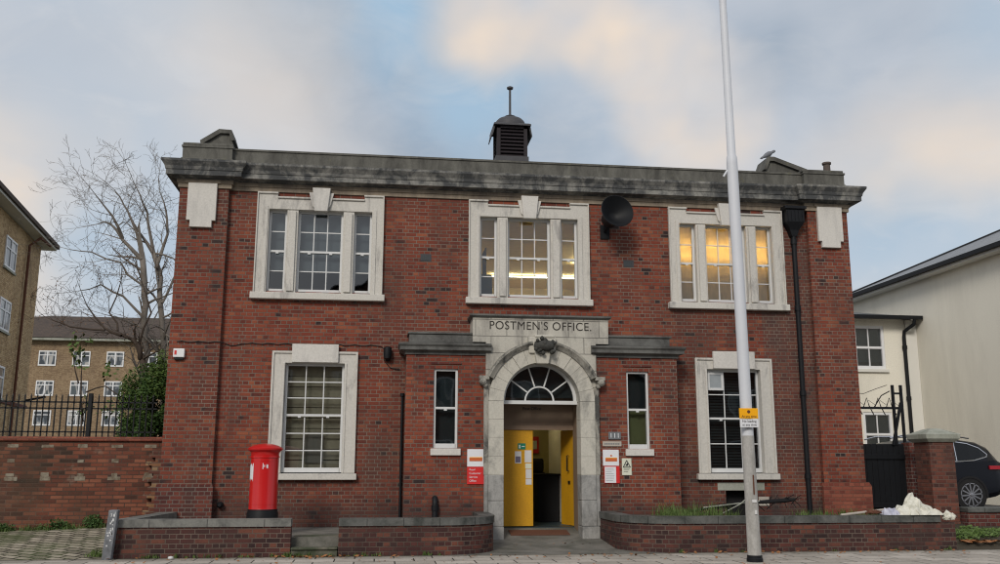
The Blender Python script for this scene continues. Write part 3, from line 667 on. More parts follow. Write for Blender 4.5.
# floor of lobby and hall
mb = MB().face([(6.3, -.6, .101), (8.2, -.6, .101), (8.2, .24, .24), (6.3, .24, .24)]); mb.build('threshold', 'concrete', PO)
mb = MB().box(6.3, 8.3, .24, 4.4, .1, .25); hall = mb.build('hall_floor', 'hall_floor', PO)
mb = MB(); mb.face([(6.3, 4.2, .24), (8.4, 4.2, .24), (8.4, 4.2, 2.9), (6.3, 4.2, 2.9)]); mb.face([(6.38, .32, .24), (6.38, 4.2, .24), (6.38, 4.2, 2.9), (6.38, .32, 2.9)]); mb.face([(8.36, .32, .24), (8.36, .32, 2.9), (8.36, 4.2, 2.9), (8.36, 4.2, .24)]); mb.face([(6.3, .3, 2.8), (6.3, 4.2, 2.8), (8.4, 4.2, 2.8), (8.4, .3, 2.8)])
hw = mb.build('hall_wall', 'hall', PO)
B(7.0, 7.6, 2.5, 2.6, 2.72, 2.76).build('lamp', 'hall_lamp', hw)
mb = B(7.55, 8.02, 2.0, 3.0, .25, 1.25); mb.box(7.5, 8.06, 1.95, 3.0, 1.25, 1.28); mb.build('counter', 'black_matt', hw, bevel=.01)
mb = B(7.42, 8.0, 3.4, 4.1, .25, 1.3); mb.box(7.5, 7.95, 3.4, 3.9, 1.3, 1.62); mb.build('cabinet', 'black_matt', hw, bevel=.05)
B(7.5, 7.95, 4.12, 4.16, 1.75, 2.15).build('notice', 'redsign', hw)
B(7.55, 7.9, 4.10, 4.118, 1.85, 2.05).build('notice', 'creamsign', hw)
B(7.36, 7.48, 3.9, 4.0, 1.0, 2.3).build('pipe', 'whitesign', hw)
B(8.06, 8.2, 1.8, 3.4, .25, 2.5).build('side_partition', 'render_wall', hw)
# doors
mb = B(6.40, 7.17, .30, .345, .27, 2.17); mb.build('door_frame', 'yellow', PO) if False else None
dl = mb.build('door', 'yellow', PO, label='closed yellow door leaf with notices', bevel=.004)
mb = B(6.86, 7.02, .292, .299, 1.78, 1.90); gs = mb.build('sign', 'greensign', dl)
text('EXIT', .06, 6.94, .290, 1.84, 'whitesign', gs, depth=.001) if False else None
mb = MB(); mb.box(6.885, 6.91, .289, .292, 1.80, 1.87); mb.box(6.94, 7.0, .289, .292, 1.83, 1.845); mb.build('pictogram', 'whitesign', gs)
p_ = B(6.80, 6.93, .294, .299, 1.50, 1.74).build('notice', 'paper', dl); B(6.815, 6.915, .29, .294, 1.52, 1.64).build('picture', 'pic', p_)
for (a, b, c, d) in ((7.0, 7.14, 1.52, 1.76), (7.01, 7.14, 1.40, 1.50), (7.02, 7.14, 1.2, 1.39), (7.02, 7.14, 1.08, 1.19)): B(a, b, .294, .299, c, d).build('notice', 'creamsign' if a == 7.01 else 'paper', dl)
mb = MB(); a = Vector((8.08, .32, 0)); d = Vector((-.17, .72, 0)); nrm = Vector((.72, .17, 0)).normalized()*.022
mb.obox(a+d*.5+Vector((0, 0, 1.22)), d*.5, nrm, (0, 0, .96)); dr = mb.build('door', 'yellow', PO, label='open yellow door leaf swung inwards', bevel=.004)
mb = MB(); q = a+d*.42-nrm*1.8
mb.tube([(q.x, q.y, 1.35), (q.x-.04, q.y, 1.35), (q.x-.04, q.y, 1.66), (q.x, q.y, 1.66)], .012); mb.obox((q.x, q.y, 1.12), d*.05, nrm*.3, (0, 0, .03)); mb.build('handle', 'black', dr)
B(8.1, 8.16, .26, .36, .25, 2.2).build('door_post', 'black_matt', PO)
# cupola
CU = (7.23, 4.0)
mb = B(CU[0]-.42, CU[0]+.42, 3.58, 4.42, 8.5, 9.13); cu = mb.build('cupola', 'dome', PO)
mb = MB()
for s in (-1, 1):
    mb.box(*sorted((CU[0]+s*.30, CU[0]+s*.39)), 3.61, 3.70, 9.13, 9.98); mb.box(*sorted((CU[0]+s*.30, CU[0]+s*.39)), 4.30, 4.39, 9.13, 9.98)
mb.box(CU[0]-.39, CU[0]+.39, 3.61, 4.39, 9.88, 9.99)
for k in range(8):
    z = 9.17+k*.095
    mb.obox((CU[0], 3.66, z), (.31, 0, 0), (0, .035, .04), (0, .006, -.006)); mb.obox((CU[0]-.34, 4, z), (0, .31, 0), (.035, 0, .04), (.006, 0, -.006)); mb.obox((CU[0]+.34, 4, z), (0, .31, 0), (-.035, 0, .04), (.006, 0, .006))
mb.build('louvres', 'slats', cu); B(CU[0]-.3, CU[0]+.3, 3.72, 4.3, 9.13, 9.9).build('core', 'black_matt', cu)
mb = MB()
def sq(h, z): return [(CU[0]-h, 4-h, z), (CU[0]+h, 4-h, z), (CU[0]+h, 4+h, z), (CU[0]-h, 4+h, z)]
mb.rings([sq(.40, 9.97), sq(.475, 9.94), sq(.475, 9.98), sq(.43, 10.01), sq(.36, 10.02)])
for s in (-1, 1): mb.prism([(CU[0]+s*.42, 9.97), (CU[0]+s*.50, 9.68), (CU[0]+s*.52, 9.69), (CU[0]+s*.47, 9.97)][::s if s == -1 else 1], 3.62, 4.38)
mb.build('brim', 'dome', cu)
MB().lathe((*CU, 10.02), [(.40, 0), (.40, .07), (.375, .15), (.31, .22), (.20, .26), (.05, .28)], 24).build('dome', 'dome', cu, smooth=50)
MB().lathe((*CU, 10.25), [(.06, 0), (.14, .05), (.15, .08), (.06, .12), (.03, .15), (.028, .82), (.08, .85), (.085, .89), (.03, .92)], 12).build('finial', 'dome', cu, smooth=40)
# rainwater pipe and hopper on the right
mb = MB(); mb.tube([(12.83, -.09, 6.4), (12.83, -.09, .32)], .052, 12)
for z in (6.15, 4.7, 2.9, 1.2): mb.lathe((12.83, -.09, z), [(.068, 0), (.068, .1), (.052, .11)], 12)
dp = mb.build('downpipe', 'black', PO, smooth=40)
mb = MB(); rg = lambda hx, y, z: [(12.83-hx, y, z), (12.83+hx, y, z), (12.83+hx, -.002, z), (12.83-hx, -.002, z)]
mb.rings([rg(.06, -.15, 6.32), rg(.10, -.17, 6.45), rg(.2, -.25, 6.62), rg(.2, -.25, 6.88), rg(.24, -.29, 6.90), rg(.24, -.29, 6.96)])
for i in range(5): mb.box(12.83-.17+i*.08, 12.83-.15+i*.08, -.262, -.25, 6.64, 6.86)
mb.build('hopper', 'black', dp)
mb = MB(); mb.tube([(4.50, -.05, 2.83), (4.50, -.05, .35)], .026, 10); mb.lathe((4.5, -.05, 2.8), [(.045, 0), (.045, .06)], 10); mb.build('downpipe', 'black', PO, smooth=40)

# ------------------------------------------------------------------ fittings on the facade
# horn
H = thing('wall_siren', (8.75, -.05, 6.3), 'dark blue-black funnel shaped siren high on the brick wall beside the middle upper window', 'siren')
ax = Vector((.12, -.90, .16)).normalized(); c0 = Vector((8.72, -.22, 6.50))
MB().lathe(c0, [(.05, -.02), (.17, .0), (.19, .10), (.20, .24), (.33, .44), (.355, .48), (.345, .485), (.10, .22), (.02, .21)], 28, ax).build('horn', 'black', H, smooth=50)
mb = MB(); mb.tube([(8.68, -.01, 6.30), (8.68, -.22, 6.34), (8.70, -.30, 6.46)], .03); mb.box(8.58, 8.78, -.03, -.001, 6.15, 6.45); mb.build('bracket', 'black', H)
A = thing('alarm_box', (.2, -.2, 3.48), 'small white alarm box with a red mark on the left brick pilaster', 'alarm box')
B(.1, .31, -.2, -.121, 3.49, 3.66).build('case', 'white_new', A, bevel=.012); B(.125, .165, -.204, -.2, 3.54, 3.62).build('mark', 'redsign', A); B(.12, .29, -.18, -.121, 3.45, 3.49).build('base', 'black', A)
L = thing('security_lamp', (4.2, -.1, 3.45), 'small black bulkhead lamp on the brick wall left of the porch', 'lamp')
mb = MB().lathe((4.19, -.10, 3.52), [(.03, 0), (.075, .02), (.085, .12), (.075, .24), (.03, .26)], 14); mb.build('housing', 'black', L, smooth=50); B(4.15, 4.23, -.05, -.001, 3.5, 3.75).build('bracket', 'black', L)
rnd = random.Random(5); pts = []
for k in range(40):
    x = .14+k*(4.05-.14)/39; y = -.135 if x < .95 else -.014
    pts.append((x, y, 3.80+.012*math.sin(k*1.9)-(.05 if 1.05 < x < 1.3 else 0)))
pts += [(4.12, -.016, 3.74), (4.13, -.02, 3.5), (4.25, -.02, 3.36), (4.45, -.03, 3.33)]
MB().tube(pts, .008, 6).build('wall_cable', 'black_matt', label='thin black cable strung along the wall to the bulkhead lamp', cat='cable')
# signs
S = thing('office_sign', (5.915, -.55, 1.11), 'white sign with orange bar over a red text panel, left of the entrance', 'sign')
B(5.75, 6.08, -.57, -.551, 1.435, 1.765).build('upper_panel', 'whitesign', S, bevel=.004); mb = B(5.75, 6.08, -.57, -.551, 1.105, 1.432); rp = mb.build('lower_panel', 'redsign', S, bevel=.004)
u = B(5.79, 6.04, -.575, -.571, 1.54, 1.60).build('bar', 'orange', S); B(5.79, 6.04, -.575, -.571, 1.602, 1.615).build('stripe', 'yellowsign', S)
for k, (t_, sz) in enumerate((('Royal', .05), ('Customer', .055), ('Service', .055), ('Office', .055))): text(t_, sz, 5.79, -.573, 1.38-k*.07, 'whitesign', rp, depth=.001, align='LEFT')
S = thing('office_sign', (8.57, -.55, 1.13), 'white sign with orange bar, its red panel part covered by white papers, right of entrance', 'sign')
B(8.41, 8.73, -.57, -.551, 1.455, 1.765).build('upper_panel', 'whitesign', S, bevel=.004); B(8.43, 8.74, -.57, -.551, 1.12, 1.452).build('lower_panel', 'redsign', S, bevel=.004)
B(8.46, 8.69, -.575, -.571, 1.54, 1.60).build('bar', 'orange', S); B(8.46, 8.69, -.575, -.571, 1.602, 1.612).build('stripe', 'yellowsign', S); MB().lathe((8.575, -.571, 1.65), [(.018, 0), (.018, .003)], 10, (0, -1, 0)).build('emblem', 'orange', S)
mb = B(8.44, 8.665, -.576, -.571, 1.13, 1.435); pp = mb.build('paper', 'whitesign', S)
mb = MB()
for k in range(8): mb.box(8.46, 8.46+random.uniform(.11, .18), -.578, -.576, 1.40-k*.033, 1.405-k*.033)
mb.build('lines', 'greysign', pp)
S = thing('warning_sign', (8.88, -.55, 1.29), 'cream sign with a black triangle under the right porch window', 'sign')
B(8.79, 8.98, -.565, -.551, 1.275, 1.60).build('plate', 'creamsign', S, bevel=.003)
mb = MB(); T = [(8.815, 1.43), (8.955, 1.43), (8.885, 1.56)]
for i in range(3):
    a, b = Vector((T[i][0], 0, T[i][1])), Vector((T[(i+1) % 3][0], 0, T[(i+1) % 3][1])); d = (b-a); mb.obox((a+b)/2+Vector((0, -.568, 0)), d/2, (0, .002, 0), Vector((-d.z, 0, d.x)).normalized()*.007)
mb.box(8.862, 8.91, -.57, -.566, 1.455, 1.485); mb.obox((8.90, -.568, 1.50), (.012, 0, .012), (0, .002, 0), (-.008, 0, .008))
for k in range(3): mb.box(8.82, 8.95-k*.02, -.567, -.5655, 1.40-k*.03, 1.407-k*.03)
mb.build('symbol', 'ink', S)
S = thing('number_plate', (8.65, -.55, 1.97), 'grey house number plate reading 111 beside the right porch window', 'house number')
B(8.53, 8.78, -.57, -.551, 1.965, 2.11).build('plate', 'greysign', S, bevel=.004); text('111', .13, 8.655, -.572, 2.036, 'whitesign', S, depth=.001, name='digits', sx=1.1)
S = thing('name_plate', (8.6, -.55, 1.82), 'narrow pale stone coloured plate between the house number and the office sign', 'name plate')
B(8.41, 8.79, -.57, -.551, 1.83, 1.925).build('plate', 'stone_plate', S, bevel=.004); mb = MB()
for k in range(9): mb.box(8.45+k*.034, 8.473+k*.034, -.572, -.57, 1.865, 1.89)
mb.build('lettering', 'greysign', S)
mb = MB().tube([(5.14, -.62, .3), (5.14, -.62, .74), (5.14, -.60, .82), (5.14, -.55, .85)], .055, 12); mb.lathe((5.14, -.62, .62), [(.07, 0), (.07, .1)], 12)
mb.build('waste_pipe', 'black', label='short black bent pipe on the porch brickwork behind the front wall', cat='pipe', smooth=40)
mb = B(6.55, 7.85, -.42, -.02, .0, .0); mb.v = []; mb.f = []; mb.mi = []; mb.uv = []
mb.obox((7.2, -.2, .178), (.58, 0, 0), (0, .19, .032), (0, 0, .008)); mb.build('door_mat', 'rust', label='dark brown door mat on the threshold between the entrance jambs', cat='mat', bevel=.004)

# pigeon
mb = MB(); mb.lathe((12.80, .98, 8.52), [(.01, -.17), (.025, -.14), (.03, -.08), (.06, 0), (.065, .07), (.045, .12), (.03, .15), (.035, .19), (.03, .22), (.008, .24)], 12, (.8, -.1, .45))
bd = mb
mb.tube([(12.80, .97, 8.50), (12.80, .97, 8.41)], .007, 5); mb.tube([(12.82, 1.0, 8.50), (12.82, 1.0, 8.41)], .007, 5)
mb.build('pigeon', 'pigeon', label='grey pigeon perched on the raking coping at the right of the roof', cat='bird', smooth=60)

# ------------------------------------------------------------------ pillar box
PX, PY = 2.11, -1.85
P = thing('post_box', (PX, PY, .29), 'red cylindrical pillar box with black base behind the low front wall', 'post box')
MB().lathe((PX, PY, .29), [(.265, 0), (.265, .36), (.25, .40), (.25, .43)], 32).build('base', 'black', P, smooth=40)
MB().lathe((PX, PY, .72), [(.242, 0), (.238, .02), (.238, .86), (.25, .865), (.25, .89), (.238, .895), (.238, .93)], 40).build('body', 'redbox', P, smooth=40)
MB().lathe((PX, PY, 1.62), [(.24, 0), (.245, .05), (.265, .075), (.292, .09), (.298, .10), (.298, .125), (.285, .135), (.22, .17), (.12, .20), (.02, .21)], 40).build('cap', 'redbox', P, smooth=50)
def cyl_patch(name, mat, a0, a1, z0, z1, jag=0, r=.2405, par=P):
    mb = MB(); n = 10; rr = random.Random(int(a0*10)); lo = [z0+rr.uniform(0, jag) for _ in range(n+1)]; hi = [z1-rr.uniform(0, jag) for _ in range(n+1)]
    for i in range(n):
        A_, B_ = R(a0+(a1-a0)*i/n), R(a0+(a1-a0)*(i+1)/n)
        mb.face([(PX+r*math.cos(A_), PY+r*math.sin(A_), lo[i]), (PX+r*math.cos(B_), PY+r*math.sin(B_), lo[i+1]), (PX+r*math.cos(B_), PY+r*math.sin(B_), hi[i+1]), (PX+r*math.cos(A_), PY+r*math.sin(A_), hi[i])])
    return mb.build(name, mat, par)
cyl_patch('collection_plate', 'whitesign', 188, 226, 1.17, 1.50, .07)
cyl_patch('graffiti_mark', 'whitesign', 283, 290, 1.40, 1.48, .02); cyl_patch('graffiti_mark', 'whitesign', 268, 271, 1.38, 1.5, .02); cyl_patch('graffiti_mark', 'whitesign', 274, 277, 1.42, 1.47, .01)
cyl_patch('posting_slot', 'black_matt', 150, 180, 1.52, 1.57)
mb = MB()
for z in (.80, 1.53): mb.lathe((PX, PY, z), [(.2405, 0), (.2405, .006)], 40)
mb.build('door_seam', 'redbox', P)

# ------------------------------------------------------------------ low front walls
def lowwall(pts, label, mat='coping', zt=.6, ch=.12):
    w = path_wall(pts, .23, -.1, zt-ch).build('front_wall', 'brick_low', label=label, cat='low wall')
    op = offset_path(pts, .025); cp = path_wall(op, .28, zt-ch, zt).build('coping', mat, w, bevel=.02); return w
lowwall([(.12, -.16), (-.1, -2.71), (2.67, -2.71)], 'low dark brick wall with grey coping in front of the red pillar box', 'coping_pale')
q = [(5.15+.95*math.sin(R(a)), -1.76-.95*math.cos(R(a))) for a in range(0, 91, 10)]
lowwall([(3.44, -2.71)]+q+[(6.1, -.72)], 'low brick wall between the steps and the entrance, curving in at its right end')
q = [(9.25-.95*math.cos(R(a)), -1.76-.95*math.sin(R(a))) for a in range(0, 91, 10)]
lw = lowwall([(8.3, -.72)]+q+[(14.02, -2.71)], 'long low brick wall right of the entrance, curved at the doorway')
path_wall([(14.02, -2.71), (14.3, -2.71)], .23, -.1, .47).build('wall_end', 'brick_low', lw)
mb = B(2.68, 3.43, -2.70, -2.3, -.1, .10); mb.box(2.68, 3.43, -2.73, -2.3, .105, .145); mb.box(2.68, 3.43, -2.40, -1.9, .146, .25); mb.box(2.68, 3.43, -2.43, -1.9, .255, .295); mb.build('front_steps', 'conc_step', label='two mossy concrete steps between the low front walls', cat='steps', bevel=.015)
mb = MB(); mb.obox((-.10, -2.83, .36), (.07, 0, 0), (0, .07, 0), (.03, 0, .40)); bo = mb.build('bollard', 'bollard', label='leaning grey concrete post with flaking white paint at the left end of the low wall', cat='bollard', bevel=.012)
mb = MB(); rnd = random.Random(2)
for k in range(22):
    z = rnd.uniform(.2, .74); x = -.10+.03*(z-.36)/.4+rnd.uniform(-.035, .04); mb.box(x-rnd.uniform(.004, .014), x+rnd.uniform(.004, .014), -2.9035, -2.899, z-rnd.uniform(.005, .03), z+rnd.uniform(.005, .02))
mb.build('paint_flakes', 'white', bo)

# ------------------------------------------------------------------ lamp post
LP = thing('lamp_post', (9.87, -4.3, 0), 'tall pale grey lamp post standing on the pavement before the right ground window', 'lamp post')
def lx(z): return 9.885-.009*z
MB().lathe((9.885, -4.3, 0), [(.125, 0), (.125, .05), (.115, .06), (.115, .1)], 20).build('foot', 'black', LP, smooth=40)
MB().tube([(lx(.08), -4.3, .08), (lx(1.0), -4.3, 1.0), (lx(1.93), -4.3, 1.93)], [.106, .100, .096], 24).build('lower_shaft', 'post_grey', LP, smooth=60)
mb = MB().tube([(lx(1.93), -4.3, 1.93), (lx(2.0), -4.3, 2.0), (lx(6.45), -4.3, 6.45), (lx(6.55), -4.3, 6.56), (lx(6.6), -4.3, 6.6), (lx(11), -4.3, 11.0)], [.094, .094, .092, .088, .072, .056], 24); mb.build('upper_shaft', 'post_white', LP, smooth=60)
MB().tube([(lx(11), -4.3, 11), (9.75, -4.8, 11.3), (9.75, -5.6, 11.4)], .04).build('arm', 'post_white', LP); MB().lathe((9.75, -5.6, 11.4), [(.04, 0), (.12, .1), (.14, .4), (.1, .6), (.03, .65)], 14, (0, -1, -.05)).build('lantern', 'post_grey', LP, smooth=40)
mb = B(lx(1.2)+.0, lx(1.2)+.02, -4.41, -4.39, 1.02, 1.32); mb.build('door_slot', 'rust', LP)
mb = MB(); mb.box(lx(.7)+.0, lx(.7)+.035, -4.415, -4.40, .72, .78); mb.box(lx(.9)-.03, lx(.9)+.04, -4.41, -4.398, .90, .94); mb.build('sticker', 'paper', LP)
mb = MB(); mb.tube([(lx(6.4)-.09, -4.3, 6.33), (lx(6.4)-.16, -4.3, 6.22)], .018, 6); mb.build('clip', 'post_white', LP)
SG = thing('parking_sign', (9.85, -4.43, 2.05), 'yellow over white parking restriction plate strapped to the lamp post', 'sign')
B(9.69, 9.995, -4.455, -4.43, 2.195, 2.355).build('yellow_plate', 'yellowsign', SG, bevel=.004); wp = B(9.695, 9.995, -4.452, -4.43, 2.055, 2.185).build('white_plate', 'whitesign', SG, bevel=.004)
MB().lathe((9.84, -4.456, 2.30), [(.026, 0), (.026, .003)], 14, (0, -1, 0)).build('roundel', 'rust', SG)
text('At any time', .052, 9.843, -4.457, 2.225, 'ink', SG, depth=.001); text('No loading', .052, 9.845, -4.454, 2.150, 'ink', wp, depth=.001); text('at any time', .052, 9.845, -4.454, 2.095, 'ink', wp, depth=.001)
MB().lathe((lx(2.1), -4.3, 2.0), [(.108, 0), (.108, .03), (.095, .031), (.095, .3), (.108, .301), (.108, .33)], 20).build('band', 'chrome', SG) if False else B(9.80, 9.88, -4.43, -4.385, 2.07, 2.33).build('bracket', 'rust', SG)

# ------------------------------------------------------------------ left: boundary wall, railings
mb = B(-9, -.0, .2, .5, -.1, 1.90); bw = mb.build('boundary_wall', 'brick_old', label='old patchy orange brick boundary wall with pale stone insets left of the post office', cat='wall')
B(-9, -.0, .14, .56, 1.90, 1.985).build('coping', 'brick_plinth', bw, bevel=.03)
mb = MB(); rnd = random.Random(9)
for k in range(9):
    x = -.27-k*.625
    j = lambda: rnd.uniform(-.02, .02)
    mb.box(x-.11+j(), x+.11+j(), .194, .2, 1.17+j()/2, 1.24+j()/2); mb.box(x-.07+j(), x+.06+j(), .1955, .2, 1.24, 1.31+j()/2)
    if k % 3: mb.box(x-.06+j(), x+.05+j(), .194, .2, 1.50, 1.56+j()/2)
    mb.box(x-.10+j(), x+.10+j(), .194, .2, 1.78, 1.84+j()/2)
mb.build('stone_insets', 'inset', bw)
FE = thing('railings', (-3, .36, 1.98), 'black iron railings along the top of the old boundary wall', 'railings')
mb = MB()
for z in (2.08, 2.53, 2.65): mb.box(-9, -.25, .36, .385, z-.013, z+.013)
mb.build('rails', 'black', FE)
mb = MB(); k = 0; x = -.33
while x > -9:
    mb.box(x-.011, x+.011, .36, .382, 1.985, 2.74); mb.lathe((x, .371, 2.74), [(.011, 0), (.018, .02), (.003, .07)], 4); x -= .113
mb.build('pickets', 'black', FE)
for x in (-1.50, -3.3, -5.2): B(x-.035, x+.035, .34, .41, 1.985, 2.82).build('post', 'black', FE)

# ------------------------------------------------------------------ vegetation helpers
def leafcloud(blobs, n, size, seed=0, shell=.5, squash=1):
    rnd = random.Random(seed); mb = MB(); tot = sum(b[3]*b[4]*b[5] for b in blobs)
    for bx_, by, bz, rx, ry, rz in blobs:
        for _ in range(int(n*rx*ry*rz/tot)):
            d = Vector((rnd.gauss(0, 1), rnd.gauss(0, 1), rnd.gauss(0, 1))).normalized(); q = rnd.random()**shell
            p = Vector((bx_+d.x*rx*q, by+d.y*ry*q, bz+d.z*rz*q))
            if mnoise.noise(p*2.2) < -.22: continue
            u = Vector((rnd.gauss(0, 1), rnd.gauss(0, 1), rnd.gauss(0, 1))).normalized(); w = u.orthogonal().normalized(); s = size*rnd.uniform(.6, 1.5)
            mb.face([p-u*s, p+w*s*.45, p+u*s, p-w*s*.45])
    return mb
def tuft(mb, x, y, z, h, n, spread, rnd):
    for _ in range(n):
        a = rnd.uniform(0, 6.28); r = rnd.uniform(0, spread); px, py = x+r*math.cos(a), y+r*math.sin(a)*.6; hh = h*rnd.uniform(.4, 1.1); b = rnd.uniform(0, 6.28); l = hh*rnd.uniform(.1, .6); w = .007
        p0 = Vector((px, py, z)); p1 = p0+Vector((math.cos(b)*l*.4, math.sin(b)*l*.4, hh*.6)); p2 = p0+Vector((math.cos(b)*l, math.sin(b)*l, hh)); s = Vector((math.sin(b), -math.cos(b), 0))*w
        mb.face([p0-s, p0+s, p1+s*.8, p1-s*.8]); mb.face([p1-s*.8, p1+s*.8, p2])
# evergreen bush between flats and post office
BU = thing('evergreen_bush', (-.9, 2.6, .3), 'dense dark evergreen bush behind the railings beside the post office', 'bush')
leafcloud([(-.85, 2.6, 2.3, .75, .6, 1.1), (-.55, 2.6, 3.0, .55, .5, .85), (-1.0, 2.6, 1.9, .55, .6, .8), (-.35, 2.7, 3.45, .35, .35, .5), (-.95, 2.5, 2.0, .5, .5, .8), (-.95, 2.5, 2.9, .6, .5, .75)], 30000, .03, 4, .45).build('foliage', 'leaf_dark', BU)
leafcloud([(-.95, 2.45, 3.0, .6, .5, .65), (-.5, 2.5, 3.5, .45, .35, .5), (-1.0, 2.4, 2.6, .4, .4, .5), (-.5, 2.4, 3.75, .3, .3, .3)], 7500, .026, 8, .3).build('upper_foliage', 'leaf_mid', BU)  # lighter green leaves, mostly in the upper part of the bush
MB().tube([(-.8, 2.6, .2), (-.8, 2.6, 1.5), (-.7, 2.6, 2.6)], [.08, .06, .03]).build('stem', 'bark_dark', BU)

# bare trees -------------------------------------------------------
def grow(mb, rnd, p, d, L, r, depth, minr=.006, up=.15, leaves=None):
    n = max(3, int(L/.35)); pts = [p.copy()]; rad = [r]; q = p.copy(); d = d.normalized()
    for i in range(n):
        d = (d+Vector((rnd.gauss(0, .16), rnd.gauss(0, .12), rnd.gauss(0, .12)+up*.25))).normalized(); q = q+d*(L/n); pts.append(q.copy()); rad.append(max(minr*.7, r*(1-.75*(i+1)/n)))
        if depth > 0 and i >= 0 and rnd.random() < .9:
            side = d.orthogonal().normalized(); side.rotate(__import__('mathutils').Quaternion(d, rnd.uniform(0, 6.28))); side.y *= .8
            nd = (d*.75+side*rnd.uniform(.5, .95)).normalized(); grow(mb, rnd, q.copy(), nd, L*rnd.uniform(.44, .72)*(1-.25*i/n), max(minr, rad[-1]*.62), depth-1, minr, up, leaves)
    mb.tube(pts, rad, 5 if r > .03 else 3)
    if leaves is not None and depth <= 1: leaves.extend(pts[1:])
cam_ = None
def tree(name, label, guides, Y, seed, r0, trunk_mat, loc, minr=.007, L=1.9, depth=3, leaves=None, leafmat=None, leafsize=.04, up=.15, spawn=.7):
    T_ = thing(name, loc, label, 'tree'); rnd = random.Random(seed); tr = MB(); cr = MB(); lv = [] if leaves else None
    for gi, (r, r2, pts) in enumerate(guides):
        pts = [Vector((x, Y+yo, z)) for x, z, yo in pts]; sm = []
        for a, b in zip(pts, pts[1:]):
            m = max(2, int((b-a).length/.4))
            for k in range(m): sm.append(a.lerp(b, k/m)+Vector((rnd.gauss(0, .03), rnd.gauss(0, .05), rnd.gauss(0, .03))))
        sm.append(pts[-1]); N = len(sm); rad = [r+(r2-r)*k/(N-1) for k in range(N)]
        (tr if gi < 2 else cr).tube(sm, rad, 8)
        for k in range(2, N):
            if sm[k].z < loc[2]+3.4 and gi < 2: continue
            if rnd.random() < spawn:
                d = (sm[k]-sm[k-1]).normalized(); side = Vector((rnd.gauss(0, 1), rnd.gauss(0, .8), rnd.gauss(.2, .8))).normalized()
                grow(cr, rnd, sm[k].copy(), (d*.6+side*.75), L*rnd.uniform(.5, 1.1), max(minr, rad[k]*.5), depth-1, minr, up, lv)
        grow(cr, rnd, sm[-1].copy(), (sm[-1]-sm[-2]), L*.8, rad[-1], depth-1, minr, up, lv)
    tr.build('trunk', trunk_mat, T_, smooth=True); cr.build('crown', trunk_mat, T_)
    if lv:
        mb = MB()
        for p in lv:
            for _ in range(2):
                if rnd.random() < leaves:
                    c = p+Vector((rnd.gauss(0, .06), rnd.gauss(0, .06), rnd.gauss(0, .06))); u = Vector((rnd.gauss(0, 1), rnd.gauss(0, 1), rnd.gauss(0, 1))).normalized(); w = u.orthogonal().normalized(); s = leafsize*rnd.uniform(.6, 1.3)
                    mb.face([c-u*s, c+w*s*.6, c+u*s, c-w*s*.6])
        mb.build('leaves', leafmat, T_)
    return T_
GA = [(.13, .10, [(-3.6, .2, 0), (-3.7, 2.4, 0), (-3.87, 6.0, 0), (-4.12, 8.4, 0)]),
      (.14, .08, [(-3.1, .2, .3), (-3.15, 3.5, .3), (-3.35, 6.0, .3), (-3.6, 7.8, .3), (-3.85, 8.7, .3)]),
      (.075, .018, [(-4.12, 8.4, 0), (-4.87, 9.1, .2), (-5.4, 9.75, .3), (-5.8, 9.7, .4)]),
      (.06, .015, [(-4.87, 9.1, .2), (-5.2, 9.9, -.2), (-5.7, 10.5, -.5)]),
      (.06, .015, [(-4.12, 8.4, 0), (-4.6, 9.9, .2), (-4.95, 10.4, .2), (-5.3, 10.9, .2)]),
      (.06, .015, [(-3.85, 8.7, .3), (-4.1, 9.8, .3), (-4.3, 10.5, .2), (-4.6, 11.1, 0)]),
      (.07, .015, [(-3.7, 8.1, .3), (-3.45, 9.4, .3), (-3.5, 10.2, .1), (-3.7, 10.8, 0)]),
      (.05, .015, [(-3.45, 6.9, .3), (-2.9, 8.5, .3), (-2.8, 9.7, .3), (-2.9, 10.5, .3)]),
      (.05, .012, [(-3.87, 6.3, 0), (-4.7, 7.1, .2), (-5.5, 7.5, .3), (-6.2, 7.3, .3)]),
      (.045, .012, [(-3.9, 7.2, 0), (-4.8, 8.2, -.2), (-5.8, 8.5, -.3), (-6.4, 8.6, -.3)]),
      (.045, .012, [(-3.4, 5.2, 0), (-4.2, 6.2, -.3), (-5.1, 6.4, -.3)])]
tree('bare_tree', 'tall leafless tree rising behind the railings at the left of the post office', GA, 14, 11, .13, 'bark', (-3.4, 14, .2), L=1.55, minr=.006, depth=4, spawn=1.0, up=.10)
GB = [(.10, .07, [(-1.6, .2, 0), (-1.65, 3.0, 0), (-1.95, 4.1, 0)]),
      (.07, .03, [(-1.95, 4.1, 0), (-2.2, 4.6, 0), (-2.6, 4.75, .1)]),
      (.045, .015, [(-2.5, 4.75, 0), (-3.0, 4.9, .2), (-3.5, 5.5, .3)]), (.03, .012, [(-2.6, 4.8, 0), (-2.9, 5.3, .2), (-2.7, 6.2, .3)]), (.035, .012, [(-2.1, 4.5, 0), (-1.9, 5.3, .2), (-2.2, 6.2, .3)]), (.03, .012, [(-3.0, 4.85, 0), (-3.8, 4.9, .2), (-4.3, 5.1, .3)])]
tree('autumn_tree', 'small tree with a few russet leaves left, in front of the brick flats', GB, 6, 5, .1, 'bark_dark', (-1.6, 6, .2), L=1.0, minr=.006, depth=3, leaves=.35, leafmat='leaf_rust', leafsize=.022, up=.05, spawn=.9)
GC = [(.04, .02, [(-2.9, .3, 0), (-3.0, 2.5, 0)]), (.03, .015, [(-3.0, 2.5, 0), (-3.1, 3.6, 0)]), (.02, .01, [(-3.0, 3.2, 0), (-2.5, 3.3, 0), (-2.0, 3.0, 0)]), (.02, .01, [(-3.1, 3.4, 0), (-3.3, 3.9, 0)])]
